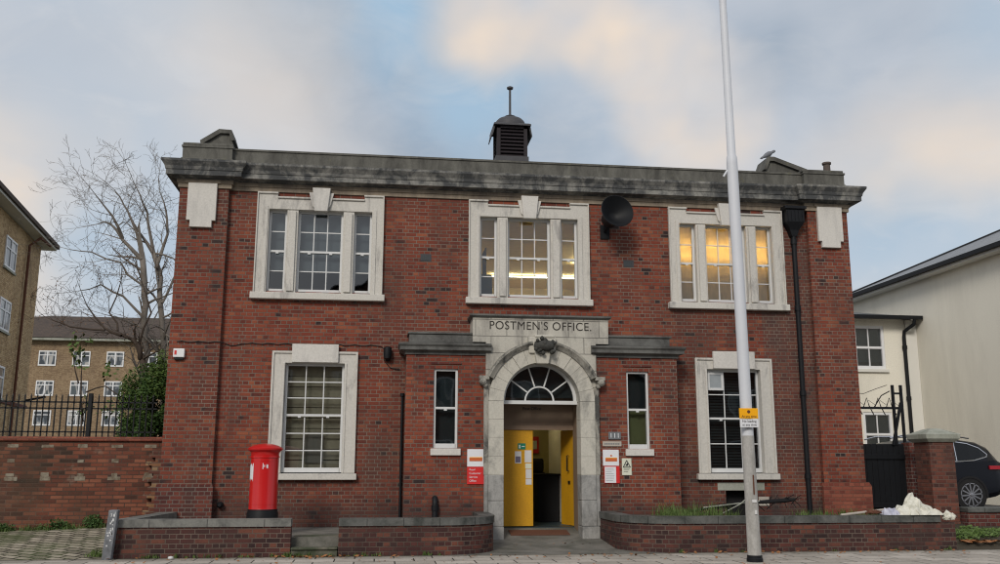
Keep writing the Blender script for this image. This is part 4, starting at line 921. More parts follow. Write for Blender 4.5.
tree('sapling', 'thin sapling with green leaves in front of the brick flats windows', GC, 5, 15, .05, 'bark_dark', (-2.9, 5, .2), L=.55, minr=.005, depth=2, leaves=1.6, leafmat='leaf_mid', leafsize=.06, up=.0, spawn=.9)

# weeds, grass, litter ------------------------------------------------------
rnd = random.Random(21)
mb = MB()
for k in range(70): x = rnd.uniform(-6, -.1); tuft(mb, x, .17-abs(rnd.gauss(0, .08)), .30+.03*max(-5, x), rnd.uniform(.07, .2), 26, .12, rnd)
for k in range(26): x = rnd.uniform(-.5, -.12); tuft(mb, x, rnd.uniform(-2.7, -2.0), .03, rnd.uniform(.04, .12), 18, .08, rnd)
for k in range(46): tuft(mb, rnd.choice((rnd.uniform(-.1, 2.7), rnd.uniform(3.4, 5.2), rnd.uniform(9.2, 14.3), rnd.uniform(2.6, 3.5))), -2.735, .004, rnd.uniform(.03, .09), 12, .05, rnd)
mb.build('weeds', 'leaf_grass', kind='stuff', label='green weeds along the feet of the old boundary wall and low front walls', cat='weeds')
wd = leafcloud([(-1.9, .1, .35, .3, .1, .13), (-2.8, .1, .3, .3, .1, .1), (-1.2, .1, .4, .2, .1, .16), (-.7, .1, .35, .15, .1, .1), (-3.4, .1, .3, .3, .1, .1)], 1600, .025, 12)
wd.build('wall_foot_plants', 'leaf_dark', kind='stuff', label='low dark leafy plants at the foot of the boundary wall', cat='plants')
mb = MB()
for k in range(85): x = 9.3+abs(rnd.gauss(0, .7)); tuft(mb, x, rnd.uniform(-2.4, -.8), .42, rnd.uniform(.18, .42)*(1 if x < 10.8 else .55), 16, .12, rnd)
mb.build('long_grass', 'leaf_grass', kind='stuff', label='unkempt green grass behind the long low wall', cat='grass')
mb = MB()
for k in range(60): x = rnd.uniform(12.3, 14.1); tuft(mb, x, rnd.uniform(-1.2, -.3), .42, rnd.uniform(.1, .24), 14, .1, rnd)
mb.build('bed_weeds', 'leaf_grass', kind='stuff', label='short weeds by the right pilaster foot', cat='weeds')
ivy = leafcloud([(14.9+.45*k, -1.75+.1*(k % 3), .16+.05*(k % 2), .4, .5, .13) for k in range(7)], 9000, .035, 33, .4)
ivy.build('ground_ivy', 'leaf_mid', kind='stuff', label='green ground ivy in the verge right of the long low wall', cat='ivy')
mb = MB(); 
def lf(x, y, z, s):
    a = rnd.uniform(0, 6.28); u = Vector((math.cos(a), math.sin(a), rnd.uniform(-.3, .5)))*s; w = Vector((-math.sin(a), math.cos(a), rnd.uniform(-.3, .5)))*s*.6; c = Vector((x, y, z+s*.35)); mb.face([c-u, c-u*.3+w, c+u*.4+w*.9, c+u*1.1]); mb.face([c-u, c+u*1.1, c+u*.3-w, c-u*.3-w*.9])
for k in range(150): lf(rnd.uniform(-.1, 14.4), -2.78-abs(rnd.gauss(0, .25)), .006, rnd.uniform(.02, .045))
for k in range(50): lf(rnd.gauss(3.0, .35), -2.78-abs(rnd.gauss(0, .12)), .006, rnd.uniform(.02, .05))
for k in range(170): lf(rnd.uniform(0, 15), rnd.uniform(-5.4, -2.9), .006, rnd.uniform(.015, .035))
for k in range(14): lf(rnd.uniform(6.2, 8.2), rnd.uniform(-1.7, -.9), .05+0*k, rnd.uniform(.02, .035))
for k in range(110): lf(rnd.gauss(14.9, .3), rnd.gauss(-2.35, .14), .10, rnd.uniform(.03, .07))
for k in range(60): lf(rnd.uniform(-5, -.3), rnd.uniform(-2.5, -.2), .2, rnd.uniform(.02, .03)) if False else None
mb.build('fallen_leaves', 'leaf_autumn', kind='stuff', label='scattered orange brown fallen leaves on the pavement', cat='leaves')
mb = MB().lathe((.86, -2.95, .004), [(.03, 0), (.045, .02), (.04, .04), (.01, .05)], 9); mb.build('pebble', 'white', label='small white stone on the pavement before the left low wall', cat='stone', smooth=True)

# black hose / branch lying in the bed
mb = MB(); rnd = random.Random(77)
mb.tube([(10.0, -.9, .60), (10.6, -.95, .70), (11.2, -1.0, .76), (11.9, -1.0, .80), (12.1, -1.0, .82)], [.02, .035, .03, .045, .03], 7)
for k in range(60):
    x = rnd.uniform(10.3, 12.15); mb.tube([(x, -1.0, .62+.1*(x-10)), (x+rnd.gauss(.05, .1), -1+rnd.gauss(0, .1), .6+.1*(x-10)+rnd.uniform(-.15, .14))], .008, 3)
mb.build('dead_branch', 'black_matt', label='blackened twiggy branch lying in the bed under the right ground window', cat='branch')
mb = MB().tube([(10.3, -1.2, .45), (10.9, -1.25, .75), (11.15, -1.25, .95)], .012, 6); mb.tube([(10.2, -1.15, .68), (11.3, -1.2, .80)], .012, 6); mb.build('dry_stalks', 'stone_green', label='pale dry stalks leaning over the grass under the right ground window', cat='stalks')

# ------------------------------------------------------------------ rubbish on the wall
def blob(c, r, seed, flat=.25, amp=.25, pinch=None):
    mb = MB(); n, m = 80, 50; rings = []
    for j in range(m+1):
        th = math.pi*j/m; ring = []
        for i in range(n):
            ph = 2*math.pi*i/n; d = Vector((math.sin(th)*math.cos(ph), math.sin(th)*math.sin(ph), math.cos(th)))
            q = 1+amp*mnoise.noise(d*1.6+Vector((seed, 0, 0)))+amp*.6*abs(mnoise.noise(d*4+Vector((0, seed, 0))))+.03*mnoise.noise(d*9)+.16*max(0, 1-3.2*abs(mnoise.noise(Vector((d.x*2.4+d.z*1.6, d.y*2.4, d.z*.9-d.x*.8))*1.25+Vector((seed, 2, 0)))))+.07*max(0, 1-3*abs(mnoise.noise(Vector((d.x*1.5-d.z*2.2, d.y*3, d.z*2+d.x))*2.1+Vector((1, seed, 0)))))
            p = Vector((d.x*r[0]*q, d.y*r[1]*q, d.z*r[2]*q)); 
            if p.z < -flat*r[2]: p.z = -flat*r[2]+.02*mnoise.noise(d*5)
            ring.append(tuple(Vector(c)+p))
        rings.append(ring)
    return mb.rings(rings, caps=False)
RB = thing('rubbish_sack', (13.6, -2.6, .6), 'crumpled white rubbish sack slumped on the right end of the low wall', 'sack')
def drape(x0, x1, y0, y1, zb, env, seed, nx=110, ny=44):
    mb = MB(); P = []
    for i in range(nx+1):
        row = []
        for j in range(ny+1):
            u, v = i/nx, j/ny; e = env(u)*max(0, math.sin(math.pi*min(1, max(0, v*1.02-.01))))**.55*min(1, 9*u, 9*(1-u))**.5
            w = mnoise.noise(Vector((u*3+seed, v*2, 0)))
            f = 0
            for fr, am, an in ((3.2, .50, .6), (5.5, .26, -.9), (9, .13, 1.9)):
                q = (u*math.cos(an)*3.0+v*math.sin(an))*fr+w*2.4+seed; f += am*(1-abs(math.sin(q))*2)
            z = zb+e*(1+.34*f); x = x0+(x1-x0)*u+.03*math.sin(v*9+w*6+seed); y = y0+(y1-y0)*v-.03*f*math.sin(math.pi*u)
            row.append((x, y, z+.006))
        P.append(row)
    for i in range(nx):
        for j in range(ny): mb.face([P[i][j], P[i+1][j], P[i+1][j+1], P[i][j+1]])
    return mb
def weld(o):
    m = o.modifiers.new('weld', 'WELD'); m.merge_threshold = .0005; return o
def env(u):
    pts = [(0, .06), (.12, .16), (.25, .22), (.36, .33), (.46, .33), (.58, .25), (.72, .18), (.86, .11), (1, .05)]
    for a, b in zip(pts, pts[1:]):
        if a[0] <= u <= b[0]: return a[1]+(b[1]-a[1])*(u-a[0])/(b[0]-a[0])
    return .05
weld(drape(13.2, 14.1, -2.74, -2.42, .60, env, 1.7).build('sack', 'sack', RB, smooth=True))
weld(drape(13.45, 14.05, -2.78, -2.55, .60, lambda u: .20*(1-.6*u), 4.1).build('fold', 'sack', RB, smooth=True))
blob((14.18, -2.72, .58), (.09, .06, .07), 1.3, .9, .5).build('knot', 'sack', RB, smooth=True)
weld(drape(13.02, 13.24, -2.74, -2.5, .60, lambda u: .11, 7.7, 50, 30).build('plastic_bag', 'sack_blue', label='bluish crumpled plastic bag beside the white sack on the low wall', cat='plastic bag', smooth=True))
mb = blob((12.82, -2.6, .65), (.12, .06, .04), 2.1, .6, .3); mb.build('trainer', 'rust', label='brown crushed carton lying left of the plastic bag on the low wall', cat='carton', smooth=True).name = 'crushed_carton'
MB().tube([(12.2, -2.62, .605), (12.75, -2.58, .66), (13.2, -2.5, .70)], .022, 8).build('wooden_stick', 'stone_plate', label='pale stick lying along the low wall coping left of the sack', cat='stick')

# ------------------------------------------------------------------ right: gate, pier, low wall, car, houses
G = thing('side_gate', (14.65, .3, .34), 'black boarded side gate with spiked bar between the post office and brick pier', 'gate')
mb = MB()
for k in range(9): mb.box(14.1+k*.125, 14.1+k*.125+.118, .30, .335, .36, 1.92)
mb.box(14.1, 15.24, .27, .30, .6, .7); mb.box(14.1, 15.24, .27, .30, 1.6, 1.7); mb.build('boards', 'black', G, bevel=.004)
mb = MB(); mb.box(14.1, 15.16, .30, .34, 2.66, 2.71)
for x in (15.06, 15.25): mb.box(x-.025, x+.025, .28, .33, 1.9, 3.18)
mb.box(15.06, 15.25, .29, .32, 2.98, 3.02); mb.obox((15.08, .26, 2.35), (.12, 0, .45), (.025, 0, -.005), (0, .02, 0)); mb.build('frame', 'black', G)
mb = MB()
for k in range(4):
    x = 14.22+k*.26; mb.tube([(x-.1, .32, 2.71), (x-.02, .32, 2.9), (x+.03, .32, 2.72), (x+.12, .32, 2.54)], .011, 5); mb.tube([(x+.02, .32, 2.85), (x+.18, .32, 2.74)], .005, 4)
mb.tube([(14.1, .32, 3.0), (14.4, .32, 2.99), (14.7, .32, 3.1), (14.95, .32, 3.18)], .007, 5); mb.tube([(14.62, .32, 2.7), (14.8, .32, 2.95), (15.0, .32, 3.05)], .012, 5); mb.build('spikes', 'black', G)
sw = B(15.22, 15.7, .1, .4, .3, 1.95).build('gate_wall', 'brick_low', label='short dark brick wall between the side gate and the pier', cat='wall') 
sw.data.materials[0] = M['brick_plinth_dark']
PR = thing('gate_pier', (15.15, -.8, .1), 'square red brick gate pier with a pyramid stone cap', 'pier')
B(14.99, 15.52, -1.0, -.47, .0, 1.93).build('shaft', 'brick_pier', PR); mb = MB()
def sq2(h, z): return [(15.255-h, -.735-h, z), (15.255+h, -.735-h, z), (15.255+h, -.735+h, z), (15.255-h, -.735+h, z)]
mb.rings([sq2(.29, 1.93), sq2(.31, 1.95), sq2(.36, 2.0), sq2(.37, 2.09), sq2(.12, 2.2), sq2(.05, 2.21)]); mb.build('cap', 'stone_green', PR, bevel=.008)
mb = B(15.56, 24, -1.2, -.9, .1, .56); w_ = mb.build('rear_low_wall', 'granite', label='dark weathered low stone wall right of the brick gate pier', cat='low wall'); w_.data.materials[0] = M['brick_plinth_dark']
B(15.55, 24, -1.24, -.86, .56, .66).build('coping', 'coping', w_, bevel=.02)

def car():
    C = thing('parked_suv', (17.2, 3.9, .40), 'dark blue SUV parked behind the gate pier in front of the cream house', 'car')
    xs_ = 14.75; Z0 = .40; yc = 3.95; hw = .95   # side nearest camera at y=3.0
    # stations: x, list of (halfwidth, z) from sill to roof centre
    def sec(x, bot, belt, top, wb=1.0, wt=.74):
        return [(x, s*w, z) for s in (1,) for w, z in ()]
    st = []
    for (t, bot, belt, top, wb, wt) in ((0, .45, .75, .78, .74, .5), (.12, .30, .88, .92, .86, .7), (.5, .25, .98, 1.03, .93, .78), (1.25, .25, 1.05, 1.10, .95, .8), (1.75, .25, 1.08, 1.36, .95, .72), (2.25, .25, 1.09, 1.58, .95, .68), (2.9, .25, 1.11, 1.66, .95, .68), (3.6, .25, 1.14, 1.65, .95, .67), (4.15, .27, 1.18, 1.58, .94, .65), (4.45, .32, 1.19, 1.46, .91, .64), (4.68, .40, 1.10, 1.20, .86, .70), (4.74, .50, .95, 1.0, .80, .7)):
        top += .08*min(1, max(0, (top-1.1)/.4)); L_ = [(wb*.9, bot), (wb, bot+.12), (wb, .70), (wb*.99, .85), (wb*.97, belt), (wb*.93, belt+.04), (wt+.04, top-.08), (wt-.04, top-.02), (wt*.5, top), (0, top+.01)]
        rg_ = [(xs_+t, yc-w*hw/.95, Z0+z) for w, z in L_]+[(xs_+t, yc+w*hw/.95, Z0+z) for w, z in L_[-2::-1]]
        st.append(rg_)
    mb = MB(); mb.rings(st); body = mb.build('body', 'carpaint', C, smooth=35)
    # side glass panels, both sides
    for s in (-1, 1):
        def gp(t, f, off=.012):   # point on glass side between belt and top
            import bisect
            k = max(i for i in range(len(st)) if st[i][0][0]-xs_ <= t+1e-6); k = min(k, len(st)-2); a, b = st[k], st[k+1]; q = (t-(a[0][0]-xs_))/(b[0][0]-a[0][0])
            lo = Vector(a[5]).lerp(Vector(b[5]), q); hi = Vector(a[6]).lerp(Vector(b[6]), q); p = lo.lerp(hi, f); y = p.y-off
            return (p.x, y if s < 0 else 2*yc-y, p.z)
        m = MB(); segs = [(1.9, 0, .1), (2.25, 0, .9), (2.8, 0, 1), (3.4, 0, 1), (3.85, .02, .95), (4.15, .12, .75), (4.28, .3, .45)]
        for a, b in zip(segs, segs[1:]): m.face([gp(a[0], a[1]), gp(b[0], b[1]), gp(b[0], b[2]), gp(a[0], a[2])])
        m.build('side_window', 'carglass', C)
        m = MB(); m.tube([gp(2.0, .3, .018), gp(2.25, .93, .018), gp(2.8, 1.02, .018), gp(3.4, 1.02, .018), gp(3.85, .97, .018), gp(4.15, .77, .018), gp(4.32, .4, .018), gp(4.28, .2, .018), gp(3.9, -.02, .018), gp(3, -.03, .018)], .018, 6); m.tube([gp(3.5, 1.0, .016), gp(3.45, 0, .016)], .015, 5); m.build('window_trim', 'chrome', C)
        m = MB(); m.tube([(xs_+1.9, yc+s*.62, Z0+1.73), (xs_+2.2, yc+s*.62, Z0+1.80), (xs_+3.6, yc+s*.62, Z0+1.80), (xs_+4.0, yc+s*.62, Z0+1.74)], .02, 6); m.build('roof_rail', 'chrome', C)
        m = MB(); y = yc+s*.96
        m.box(xs_+4.28, xs_+4.66, *sorted((yc+s*.86, yc+s*.945)), Z0+.98, Z0+1.07); m.build('tail_lamp', 'tail', C)
        B(xs_+2.8, xs_+3.05, *sorted((yc+s*.95, yc+s*.985)), Z0+.98, Z0+1.02).build('handle', 'carpaint', C)
        for t in (.92, 3.72):
            m = MB().lathe((xs_+t, yc+s*.72, Z0+.37), [(.30, 0), (.36, .01), (.375, .06), (.375, .2), (.36, .235), (.30, .24), (.285, .20), (.05, .19)], 36, (0, s, 0)); wh = m.build('wheel', 'tyre', C, smooth=40)
            m = MB(); c0 = Vector((xs_+t, yc+s*.955, Z0+.37))
            for k in range(12):
                a = 2*math.pi*k/12+.1; u = Vector((math.cos(a), 0, math.sin(a))); w = Vector((-math.sin(a), 0, math.cos(a))); m.obox(c0+u*.16, u*.12, (0, .012, 0), w*.016)
            m.rings([[tuple(c0+Vector((r*math.cos(2*math.pi*i/32), s*h, r*math.sin(2*math.pi*i/32)))) for r, h in ((.26, -.02), (.285, -.02), (.285, .012), (.26, .012))] for i in range(33)], caps=False); m.lathe(c0-Vector((0, s*.01, 0)), [(.045, 0), (.045, .03), (.02, .035)], 12, (0, s, 0))
            m.build('rim', 'alloy', wh)
            # dark arch lip round the wheel
            m = MB(); n_ = 16; m.rings([[(xs_+t+r*math.cos(math.pi*i/n_*1.1-.15), yy, Z0+.37+r*math.sin(math.pi*i/n_*1.1-.15)) for r, yy in ((.40, yc+s*.94), (.45, yc+s*.94), (.45, yc+s*.965), (.40, yc+s*.965))] for i in range(n_+1)]); m.build('wheel_arch', 'black_matt', C)
            MB().lathe((xs_+t, yc+s*.70, Z0+.37), [(.41, 0), (.41, .252)], 30, (0, s, 0)).build('arch_well', 'black_matt', C)
    B(xs_+4.5, xs_+4.76, yc-.85, yc+.85, Z0+.38, Z0+.55).build('bumper', 'black_matt', C, bevel=.03)
car()

CH = thing('cream_house', (24, 9, .34), 'large cream rendered house with slate hip roof at the far right', 'house')
B(22, 30, 3.0, 14.9, .3, 7.72).build('wall', 'render_wall', CH)
mb = MB(); e0, e1, f0, f1, ze = 21.62, 30.4, 2.6, 15.25, 7.80; h = (e1-e0)/2; zr = ze+h*math.tan(R(24))
A_, B_, C_, D_ = (e0, f0, ze), (e1, f0, ze), (e1, f1, ze), (e0, f1, ze); r0 = (e0+h, f0+h, zr); r1 = (e0+h, f1-h, zr)
mb.face([A_, B_, r0]).face([B_, C_, r1, r0]).face([C_, D_, r1]).face([D_, A_, r0, r1]); mb.face([D_, C_, B_, A_]); rf = mb.build('roof', 'slate_pale', CH)
mb = MB(); mb.tube([r1, D_], .06, 6); mb.tube([r0, A_], .06, 6); mb.tube([r0, r1], .07, 6); mb.build('ridge_tiles', 'black', rf)
mb = MB(); mb.box(e0-.1, e0+.02, f0, f1, ze-.14, ze-.01); mb.box(e0, e1, f1-.02, f1+.1, ze-.14, ze-.01); mb.build('gutter', 'black', CH)
B(e0+.02, 21.98, f0, f1-.05, ze-.22, ze-.14).build('soffit', 'render_white', CH)
AX = thing('house_annex', (18, 11.5, .34), 'small cream two storey annex joined to the cream house behind the gate', 'house annex')
ha = [(19.75, 20.83, 4.62, 6.08), (19.88, 20.9, 1.75, 3.20)]
mb = holed(MB(), 14.6, 21.85, .3, 6.32, 10.5, ha, .2); mb.face([(14.6, 10.5, .3), (14.6, 15, .3), (14.6, 15, 6.32), (14.6, 10.5, 6.32)]); aw = mb.build('wall', 'render_wall', AX)
mb = MB(); mb.box(21.60, 21.99, 10.46, 10.50, .3, 6.3); mb.build('corner_strip', 'render_white', AX)
B(14.7, 21.8, 10.75, 10.8, .4, 6.2).build('inner_wall', 'interior_dark', AX)
for (a, b, c, d) in ha:
    w = MB(); w.box(a, a+.09, 10.52, 10.62, c, d); w.box(b-.09, b, 10.52, 10.62, c, d); w.box(a+.09, b-.09, 10.52, 10.62, d-.09, d); w.box(a+.09, b-.09, 10.5, 10.62, c, c+.11); zm = (c+d)/2; w.box(a+.09, b-.09, 10.54, 10.6, zm-.04, zm+.04); w.box((a+b)/2-.018, (a+b)/2+.018, 10.55, 10.59, c+.1, d-.09)
    wo = w.build('window', 'white_new', AX); B(a-.06, b+.06, 10.42, 10.5, c-.1, c-.005).build('sill', 'render_white', wo)
    MB().face([(a+.09, 10.58, c+.1), (b-.09, 10.58, c+.1), (b-.09, 10.58, d-.09), (a+.09, 10.58, d-.09)]).build('glass', 'glass', wo)
    B(a, b, 10.66, 10.68, c+.25, d).build('blind', 'blind_dark', wo)
mb = MB(); ze = 6.36; mb.face([(14.3, 10.1, ze), (21.98, 10.1, ze), (20.6, 13.0, ze+.62), (15.5, 13.0, ze+.62)]); mb.face([(21.98, 10.1, ze), (21.98, 15.9, ze), (20.6, 13.0, ze+.62)]); mb.face([(14.3, 10.1, ze), (15.5, 13, ze+.62), (14.3, 15.9, ze)]); mb.face([(14.3, 15.9, ze), (15.5, 13, ze+.62), (20.6, 13, ze+.62), (21.98, 15.9, ze)]); mb.face([(14.3, 10.1, ze-.01), (14.3, 15.9, ze-.01), (21.98, 15.9, ze-.01), (21.98, 10.1, ze-.01)]); mb.build('roof', 'slate_pale', AX)
B(14.3, 21.98, 10.0, 10.1, ze-.1, ze+.02).build('gutter', 'black', AX)
mb = MB().tube([(21.72, 10.05, 6.3), (21.70, 10.1, 6.1), (21.52, 10.40, 5.9), (21.50, 10.42, 5.7), (21.5, 10.42, .4)], .06, 10)
for z in (5.3, 3.6, 2.0): mb.lathe((21.5, 10.42, z), [(.08, 0), (.08, .12)], 10)
mb.build('downpipe', 'black', AX, smooth=40)

# ------------------------------------------------------------------ brick flats on the left
FA = thing('brick_flats', (-13, 20, 0), 'yellow brick block of flats with deep eaves at the far left edge', 'flats')
az = R(-6.8); U = Vector((math.sin(az), math.cos(az), 0)); Nn = Vector((U.y, -U.x, 0)); C0 = Vector((-12.25, 28.0, 0))
def fp(u, n, z): return C0+U*u+Nn*n+Vector((0, 0, z))
def fbox(mb, u0, u1, n0, n1, z0, z1):
    c = (fp(u0, n0, z0)+fp(u1, n1, z1))/2; mb.obox(c, U*abs(u1-u0)/2, Nn*abs(n1-n0)/2, (0, 0, abs(z1-z0)/2))
mb = MB(); fbox(mb, -28, -.5, -11, 0, 0, 11.7); fbox(mb, -5.2-1.0, -5.2+.2, 0, .0, 0, .01) if False else None; mb.build('wall', 'brick_yellow', FA)
mb = MB(); fbox(mb, -28.5, .25, -11.5, .55, 11.72, 11.82); mb.build('soffit', 'render_white', FA)
mb = MB(); fbox(mb, -28.6, .35, -11.6, .65, 11.82, 12.0); rf = mb.build('roof', 'tile_brown', FA)
mb = MB(); q = [fp(-28.6, .65, 12), fp(.35, .65, 12), fp(.35, -11.6, 12), fp(-28.6, -11.6, 12)]; r0, r1 = fp(-22, -5.5, 13.8), fp(-6, -5.5, 13.8)
mb.face([q[0], q[1], r1, r0]).face([q[1], q[2], r1]).face([q[2], q[3], r0, r1]).face([q[3], q[0], r0]); mb.build('roof_slope', 'tile_brown', rf)
def flat_win(par, u0, u1, z0, z1):
    mb = MB(); n0, n1 = 0.005, .05
    for a, b in ((u0, u0+.08), ((u0+u1)/2-.05, (u0+u1)/2+.05), (u1-.08, u1)): fbox(mb, a, b, n0, n1, z0, z1)
    for a, b in ((z0, z0+.09), (z1-.08, z1), (z1-.5, z1-.43)): fbox(mb, u0+.08, u1-.08, n0, n1-.004, a, b)
    w = mb.build('window', 'white_new', par); g = MB(); fbox(g, u0+.05, u1-.05, .006, .02, z0+.05, z1-.05); g.build('pane', 'glass_pane', w); s = MB(); fbox(s, u0-.05, u1+.05, .0, .09, z0-.1, z0-.01); s.build('sill', 'stone_green', w)
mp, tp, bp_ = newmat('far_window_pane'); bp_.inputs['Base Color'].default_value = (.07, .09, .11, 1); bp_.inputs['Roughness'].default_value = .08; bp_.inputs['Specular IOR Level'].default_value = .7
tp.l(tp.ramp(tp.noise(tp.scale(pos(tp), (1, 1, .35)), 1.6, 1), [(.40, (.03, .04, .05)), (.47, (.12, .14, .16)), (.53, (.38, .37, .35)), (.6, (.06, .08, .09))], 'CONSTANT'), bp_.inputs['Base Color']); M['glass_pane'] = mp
for zc in (9.55, 6.95, 4.2, 1.5):
    for u in (-6.7, -11.5, -16.5): flat_win(FA, u, u+1.75, zc, zc+1.3)
mb = MB(); mb.tube([fp(-3.0, .5, 11.6), fp(-3.2, .12, 11.2), fp(-3.4, .12, 0)], .06, 8); mb.tube([fp(-1.0, .5, 11.68), fp(-3.0, .5, 11.6)], .05, 8); mb.build('downpipe', 'rust', FA)
mb = MB(); fbox(mb, -20, -.5, .0, .06, 4.0, 4.15); mb.build('string_course', 'brick_plinth_dark', FA)
mb = MB(); mb.tube([fp(-1.0, .05, 4.35), fp(-.9, .9, 4.55)], .05, 6); mb.build('light_bracket', 'black', FA)
FB = thing('distant_flats', (-24, 76, 0), 'long pale brick block of flats with brown hip roof beyond the railings', 'flats')
B(-60, -3, 75, 87, 0, 13.1).build('wall', 'brick_tan', FB); B(-60.6, -2.4, 74.3, 87.7, 13.1, 13.35).build('eaves', 'stone_green', FB)
mb = MB(); e = [(-60.6, 74.2, 13.35), (-2.4, 74.2, 13.35), (-2.4, 87.8, 13.35), (-60.6, 87.8, 13.35)]; r0, r1 = (-29.3, 81, 16.4), (-9, 81, 16.4)
mb.face([e[0], e[1], r1, r0]).face([e[1], e[2], r1]).face([e[2], e[3], r0, r1]).face([e[3], e[0], r0]); mb.build('roof', 'tile_brown', FB)
proto = None
wxs = [-24.5-3.08*2, -24.5-3.08, -27.4+.5, -24.15, -21.1, -18.0, -15, -12]
for zc in (10.7, 7.85, 5.05, 2.2):
    for k, x in enumerate((-33.4, -30.3, -27.3, -24.2, -21.1, -18.0, -14.9, -11.8)):
        if proto is None:
            m = MB()
            for a, b in ((-.8, -.7), (-.06, .06), (.7, .8)): m.box(x+a, x+b, 74.93, 74.998, zc, zc+1.45)
            for a, b in ((0, .13), (1.33, 1.45), (.98, 1.06)): m.box(x-.7, x+.7, 74.934, 74.998, zc+a, zc+b)
            w = m.build('window', 'white_new', FB); g = B(x-.75, x+.75, 74.97, 74.996, zc+.05, zc+1.4).build('pane', 'glass_pane', w); proto = (w, g, x, zc)
        else:
            w, g, px, pz = proto; a = w.copy(); b = g.copy(); col.objects.link(a); col.objects.link(b); b.parent = a; a.parent = FB; a.location = w.location+Vector((x-px, 0, zc-pz))
B(-19.5, -8, 60, 64, 0, 3.2).build('garden_shed', 'slate', label='low dark shed roof just visible over the boundary wall before the flats', cat='shed') if False else None

# houses across the road: they show only as reflections in the panes
for k, (x, w_, h_, gz) in enumerate(((-14, 9, 9.5, 13.5), (-4.6, 9, 9.0, 13.0), (4.8, 9.2, 10.5, 15.5), (14.4, 9, 9.0, 12.5), (23.8, 9, 9.0, 13.0))):
    T_ = thing('terraced_house', (x, -34, 0), 'brown brick gabled terraced house across the road, number %s from the left' % ('one', 'two', 'three', 'four', 'five')[k], 'house', 'gabled houses across the road')
    m = MB(); m.prism([(x-w_/2, 0), (x+w_/2, 0), (x+w_/2, h_-2.5), (x, gz-2.5), (x-w_/2, h_-2.5)], -42, -34); m.build('wall', 'cottage_brick', T_)
    m = MB(); m.face([(x-w_/2-.3, -33.6, h_-2.55), (x, -33.6, gz-2.4), (x, -42, gz-2.4), (x-w_/2-.3, -42, h_-2.55)]); m.face([(x+w_/2+.3, -33.6, h_-2.55), (x+w_/2+.3, -42, h_-2.55), (x, -42, gz-2.4), (x, -33.6, gz-2.4)]); m.build('roof', 'slate', T_)
    for (dx, z) in ((-2.2, 1), (2.2, 1), (-2.2, 4.3), (2.2, 4.3)):
        w = B(x+dx-.8, x+dx+.8, -33.99, -33.93, z, z+1.7).build('window', 'white_new', T_); B(x+dx-.7, x+dx+.7, -33.93, -33.915, z+.1, z+1.6).build('pane', 'glass_pane', w)

# ------------------------------------------------------------------ camera
f_px = 934.09; yaw, pitch, roll = .12969, .19374, .00143
cam = bpy.data.cameras.new('camera'); co = bpy.data.objects.new('camera', cam); col.objects.link(co)
cam.sensor_width = 36; cam.lens = f_px/1000*36; cam.clip_end = 2000; cam.clip_start = .1
fw = Vector((math.sin(yaw)*math.cos(pitch), math.cos(yaw)*math.cos(pitch), math.sin(pitch))); r_ = Vector((math.cos(yaw), -math.sin(yaw), 0)); u_ = r_.cross(fw)
r2 = r_*math.cos(roll)+u_*math.sin(roll); u2 = -r_*math.sin(roll)+u_*math.cos(roll)
from mathutils import Matrix
mt = Matrix((r2, u2, -fw)).transposed().to_4x4(); mt.translation = Vector((4.01148, -18.71326, 1.46497)); co.matrix_world = mt
scn.camera = co

# ------------------------------------------------------------------ sky + sun
SUN_EL, SUN_AZ = 32, 205     # azimuth measured clockwise from +Y: behind the camera, a little to the left
w = bpy.data.worlds.new('World'); scn.world = w; w.use_nodes = True; t = NT(w.node_tree); w.node_tree.nodes.clear()
sky = t.n('ShaderNodeTexSky', sky_type='NISHITA', sun_disc=False, sun_elevation=R(SUN_EL), sun_rotation=R(SUN_AZ), air_density=1.3, dust_density=2.0, ozone_density=1.0)
d = t.n('ShaderNodeTexCoord').outputs['Generated']
sp = t.n('ShaderNodeSeparateXYZ', {0: d})
den = t.math('ADD', t.math('MAXIMUM', sp.outputs[2], 0.0), .22)
pl = t.n('ShaderNodeCombineXYZ', {0: t.math('DIVIDE', sp.outputs[0], den), 1: t.math('DIVIDE', sp.outputs[1], den), 2: 0.0}).outputs[0]
n1 = t.noise(pl, .9, 4, .5, .4); n2 = t.noise(t.n('ShaderNodeVectorMath', {0: pl, 1: (5.2, 1.3, 0)}, operation='ADD').outputs[0], .7, 3, .5, .3); n3 = t.noise(pl, 2.6, 5, .55, .5)
def lobe(v, k):   # soft cloud mass round a direction
    v = Vector(v).normalized(); wd_ = t.n('ShaderNodeTexNoise', {'Vector': d, 'Scale': 3.2, 'Detail': 4}).outputs[1]
    dd = t.n('ShaderNodeVectorMath', {0: d, 1: t.n('ShaderNodeVectorMath', {0: t.n('ShaderNodeVectorMath', {0: wd_, 1: (.5, .5, .5)}, operation='SUBTRACT').outputs[0], 'Scale': .35}, operation='SCALE').outputs[0]}, operation='ADD').outputs[0]
    dist = t.n('ShaderNodeVectorMath', {0: dd, 1: tuple(v)}, operation='DISTANCE').outputs['Value']
    return t.math('POWER', t.math('SUBTRACT', 1.0, t.math('DIVIDE', dist, k), clamp=True), 1.2)
def dirpx(x, y): return fw*f_px+r2*(x-500)-u2*(y-282)
CLOUD = (5.9, 6.15, 6.6); SLATE = (2.9, 3.65, 4.6); BLUE = (3.5, 5.0, 6.5); PEACH = (8.3, 7.0, 5.8); DUSK = (4.6, 5.1, 5.9)
def mass(lst):
    r = None
    for (x, y, k_, a) in lst:
        l_ = t.math('MULTIPLY', lobe(dirpx(x, y), k_), a); r = l_ if r is None else t.math('ADD', r, l_, clamp=True)
    return r
c = t.mix(.12, CLOUD, sky.outputs[0])
c = t.mix(t.ramp(n1, [(.42, 0.0), (.66, .6)]), c, DUSK)
n4 = t.noise(pl, 5.5, 5, .6, .6)
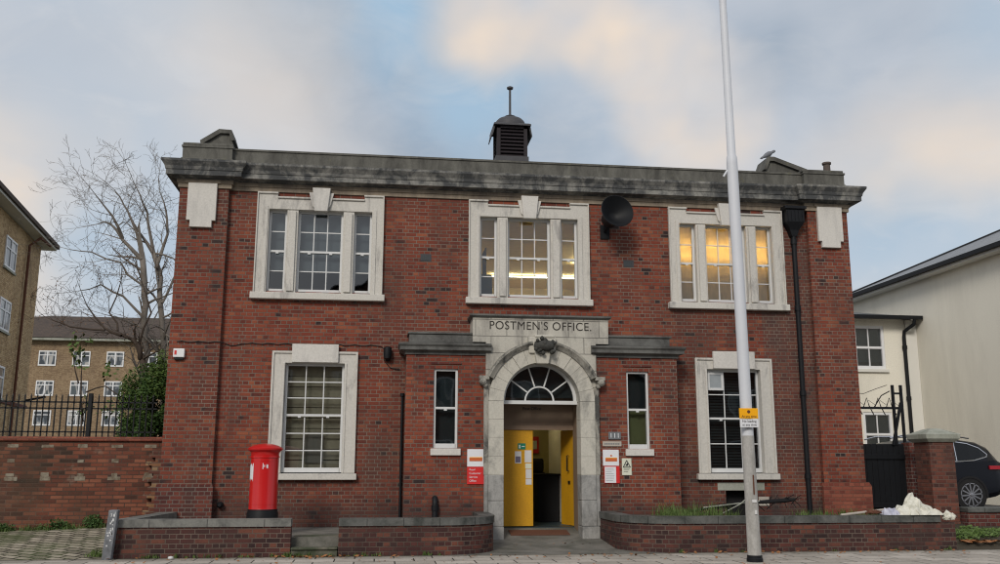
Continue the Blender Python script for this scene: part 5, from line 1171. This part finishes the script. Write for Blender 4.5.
edge = t.ramp(t.math('ADD', t.math('MULTIPLY', n3, .6), t.math('MULTIPLY', n4, .4)), [(.36, .35), (.60, 1.0)])
c = t.mix(t.math('MULTIPLY', mass([(300, 10, .16, .8), (370, 50, .17, 1.0), (440, 85, .17, 1.1), (520, 130, .15, .9), (600, 140, .10, .6), (820, 50, .17, .7), (930, 60, .13, .5), (880, 215, .10, .5), (30, 90, .12, .3), (740, 20, .08, .6)]), edge), c, SLATE)
c = t.mix(mass([(410, 5, .09, .9), (480, 75, .10, .9), (540, 95, .10, .8), (90, 260, .20, .8), (935, 235, .14, .9), (660, 165, .09, .5), (970, 20, .10, .5), (250, -120, .3, .8)]), c, BLUE)
c = t.mix(t.math('MULTIPLY', mass([(515, -15, .09, 1.0), (575, 15, .095, 1.1), (630, 55, .10, 1.15), (680, 105, .10, 1.0), (725, 150, .08, .7), (20, 200, .11, 1.0), (910, 145, .12, .8), (975, 180, .10, .6), (225, 80, .18, .35), (300, 135, .15, .35), (60, 310, .12, .8)]), t.ramp(n3, [(.25, .6), (.6, 1.0)])), c, PEACH)
c = t.mix(t.ramp(n4, [(.5, 0.0), (.78, .35)]), c, (6.9, 6.9, 7.0))
bg = t.n('ShaderNodeBackground', {0: c, 1: .105})
t.n('ShaderNodeOutputWorld', {0: bg.outputs[0]})
sd = bpy.data.lights.new('sun', 'SUN'); sd.energy = 1.9; sd.angle = R(16); sd.color = (1, .93, .84); so = bpy.data.objects.new('sun', sd); col.objects.link(so)
dirv = Vector((math.sin(R(SUN_AZ))*math.cos(R(SUN_EL)), math.cos(R(SUN_AZ))*math.cos(R(SUN_EL)), math.sin(R(SUN_EL)))); so.rotation_euler = dirv.to_track_quat('Z', 'Y').to_euler(); so.location = (0, -20, 30)

vs = scn.view_settings; vs.view_transform = 'Standard'; vs.look = 'None'; vs.exposure = 0; vs.gamma = 1; vs.use_curve_mapping = False
scn.cycles.use_denoising = True; scn.cycles.pixel_filter_type = 'BLACKMAN_HARRIS'; scn.cycles.filter_width = 1.15; scn.cycles.max_bounces = 6; scn.cycles.sample_clamp_indirect = 6; scn.cycles.use_adaptive_sampling = True
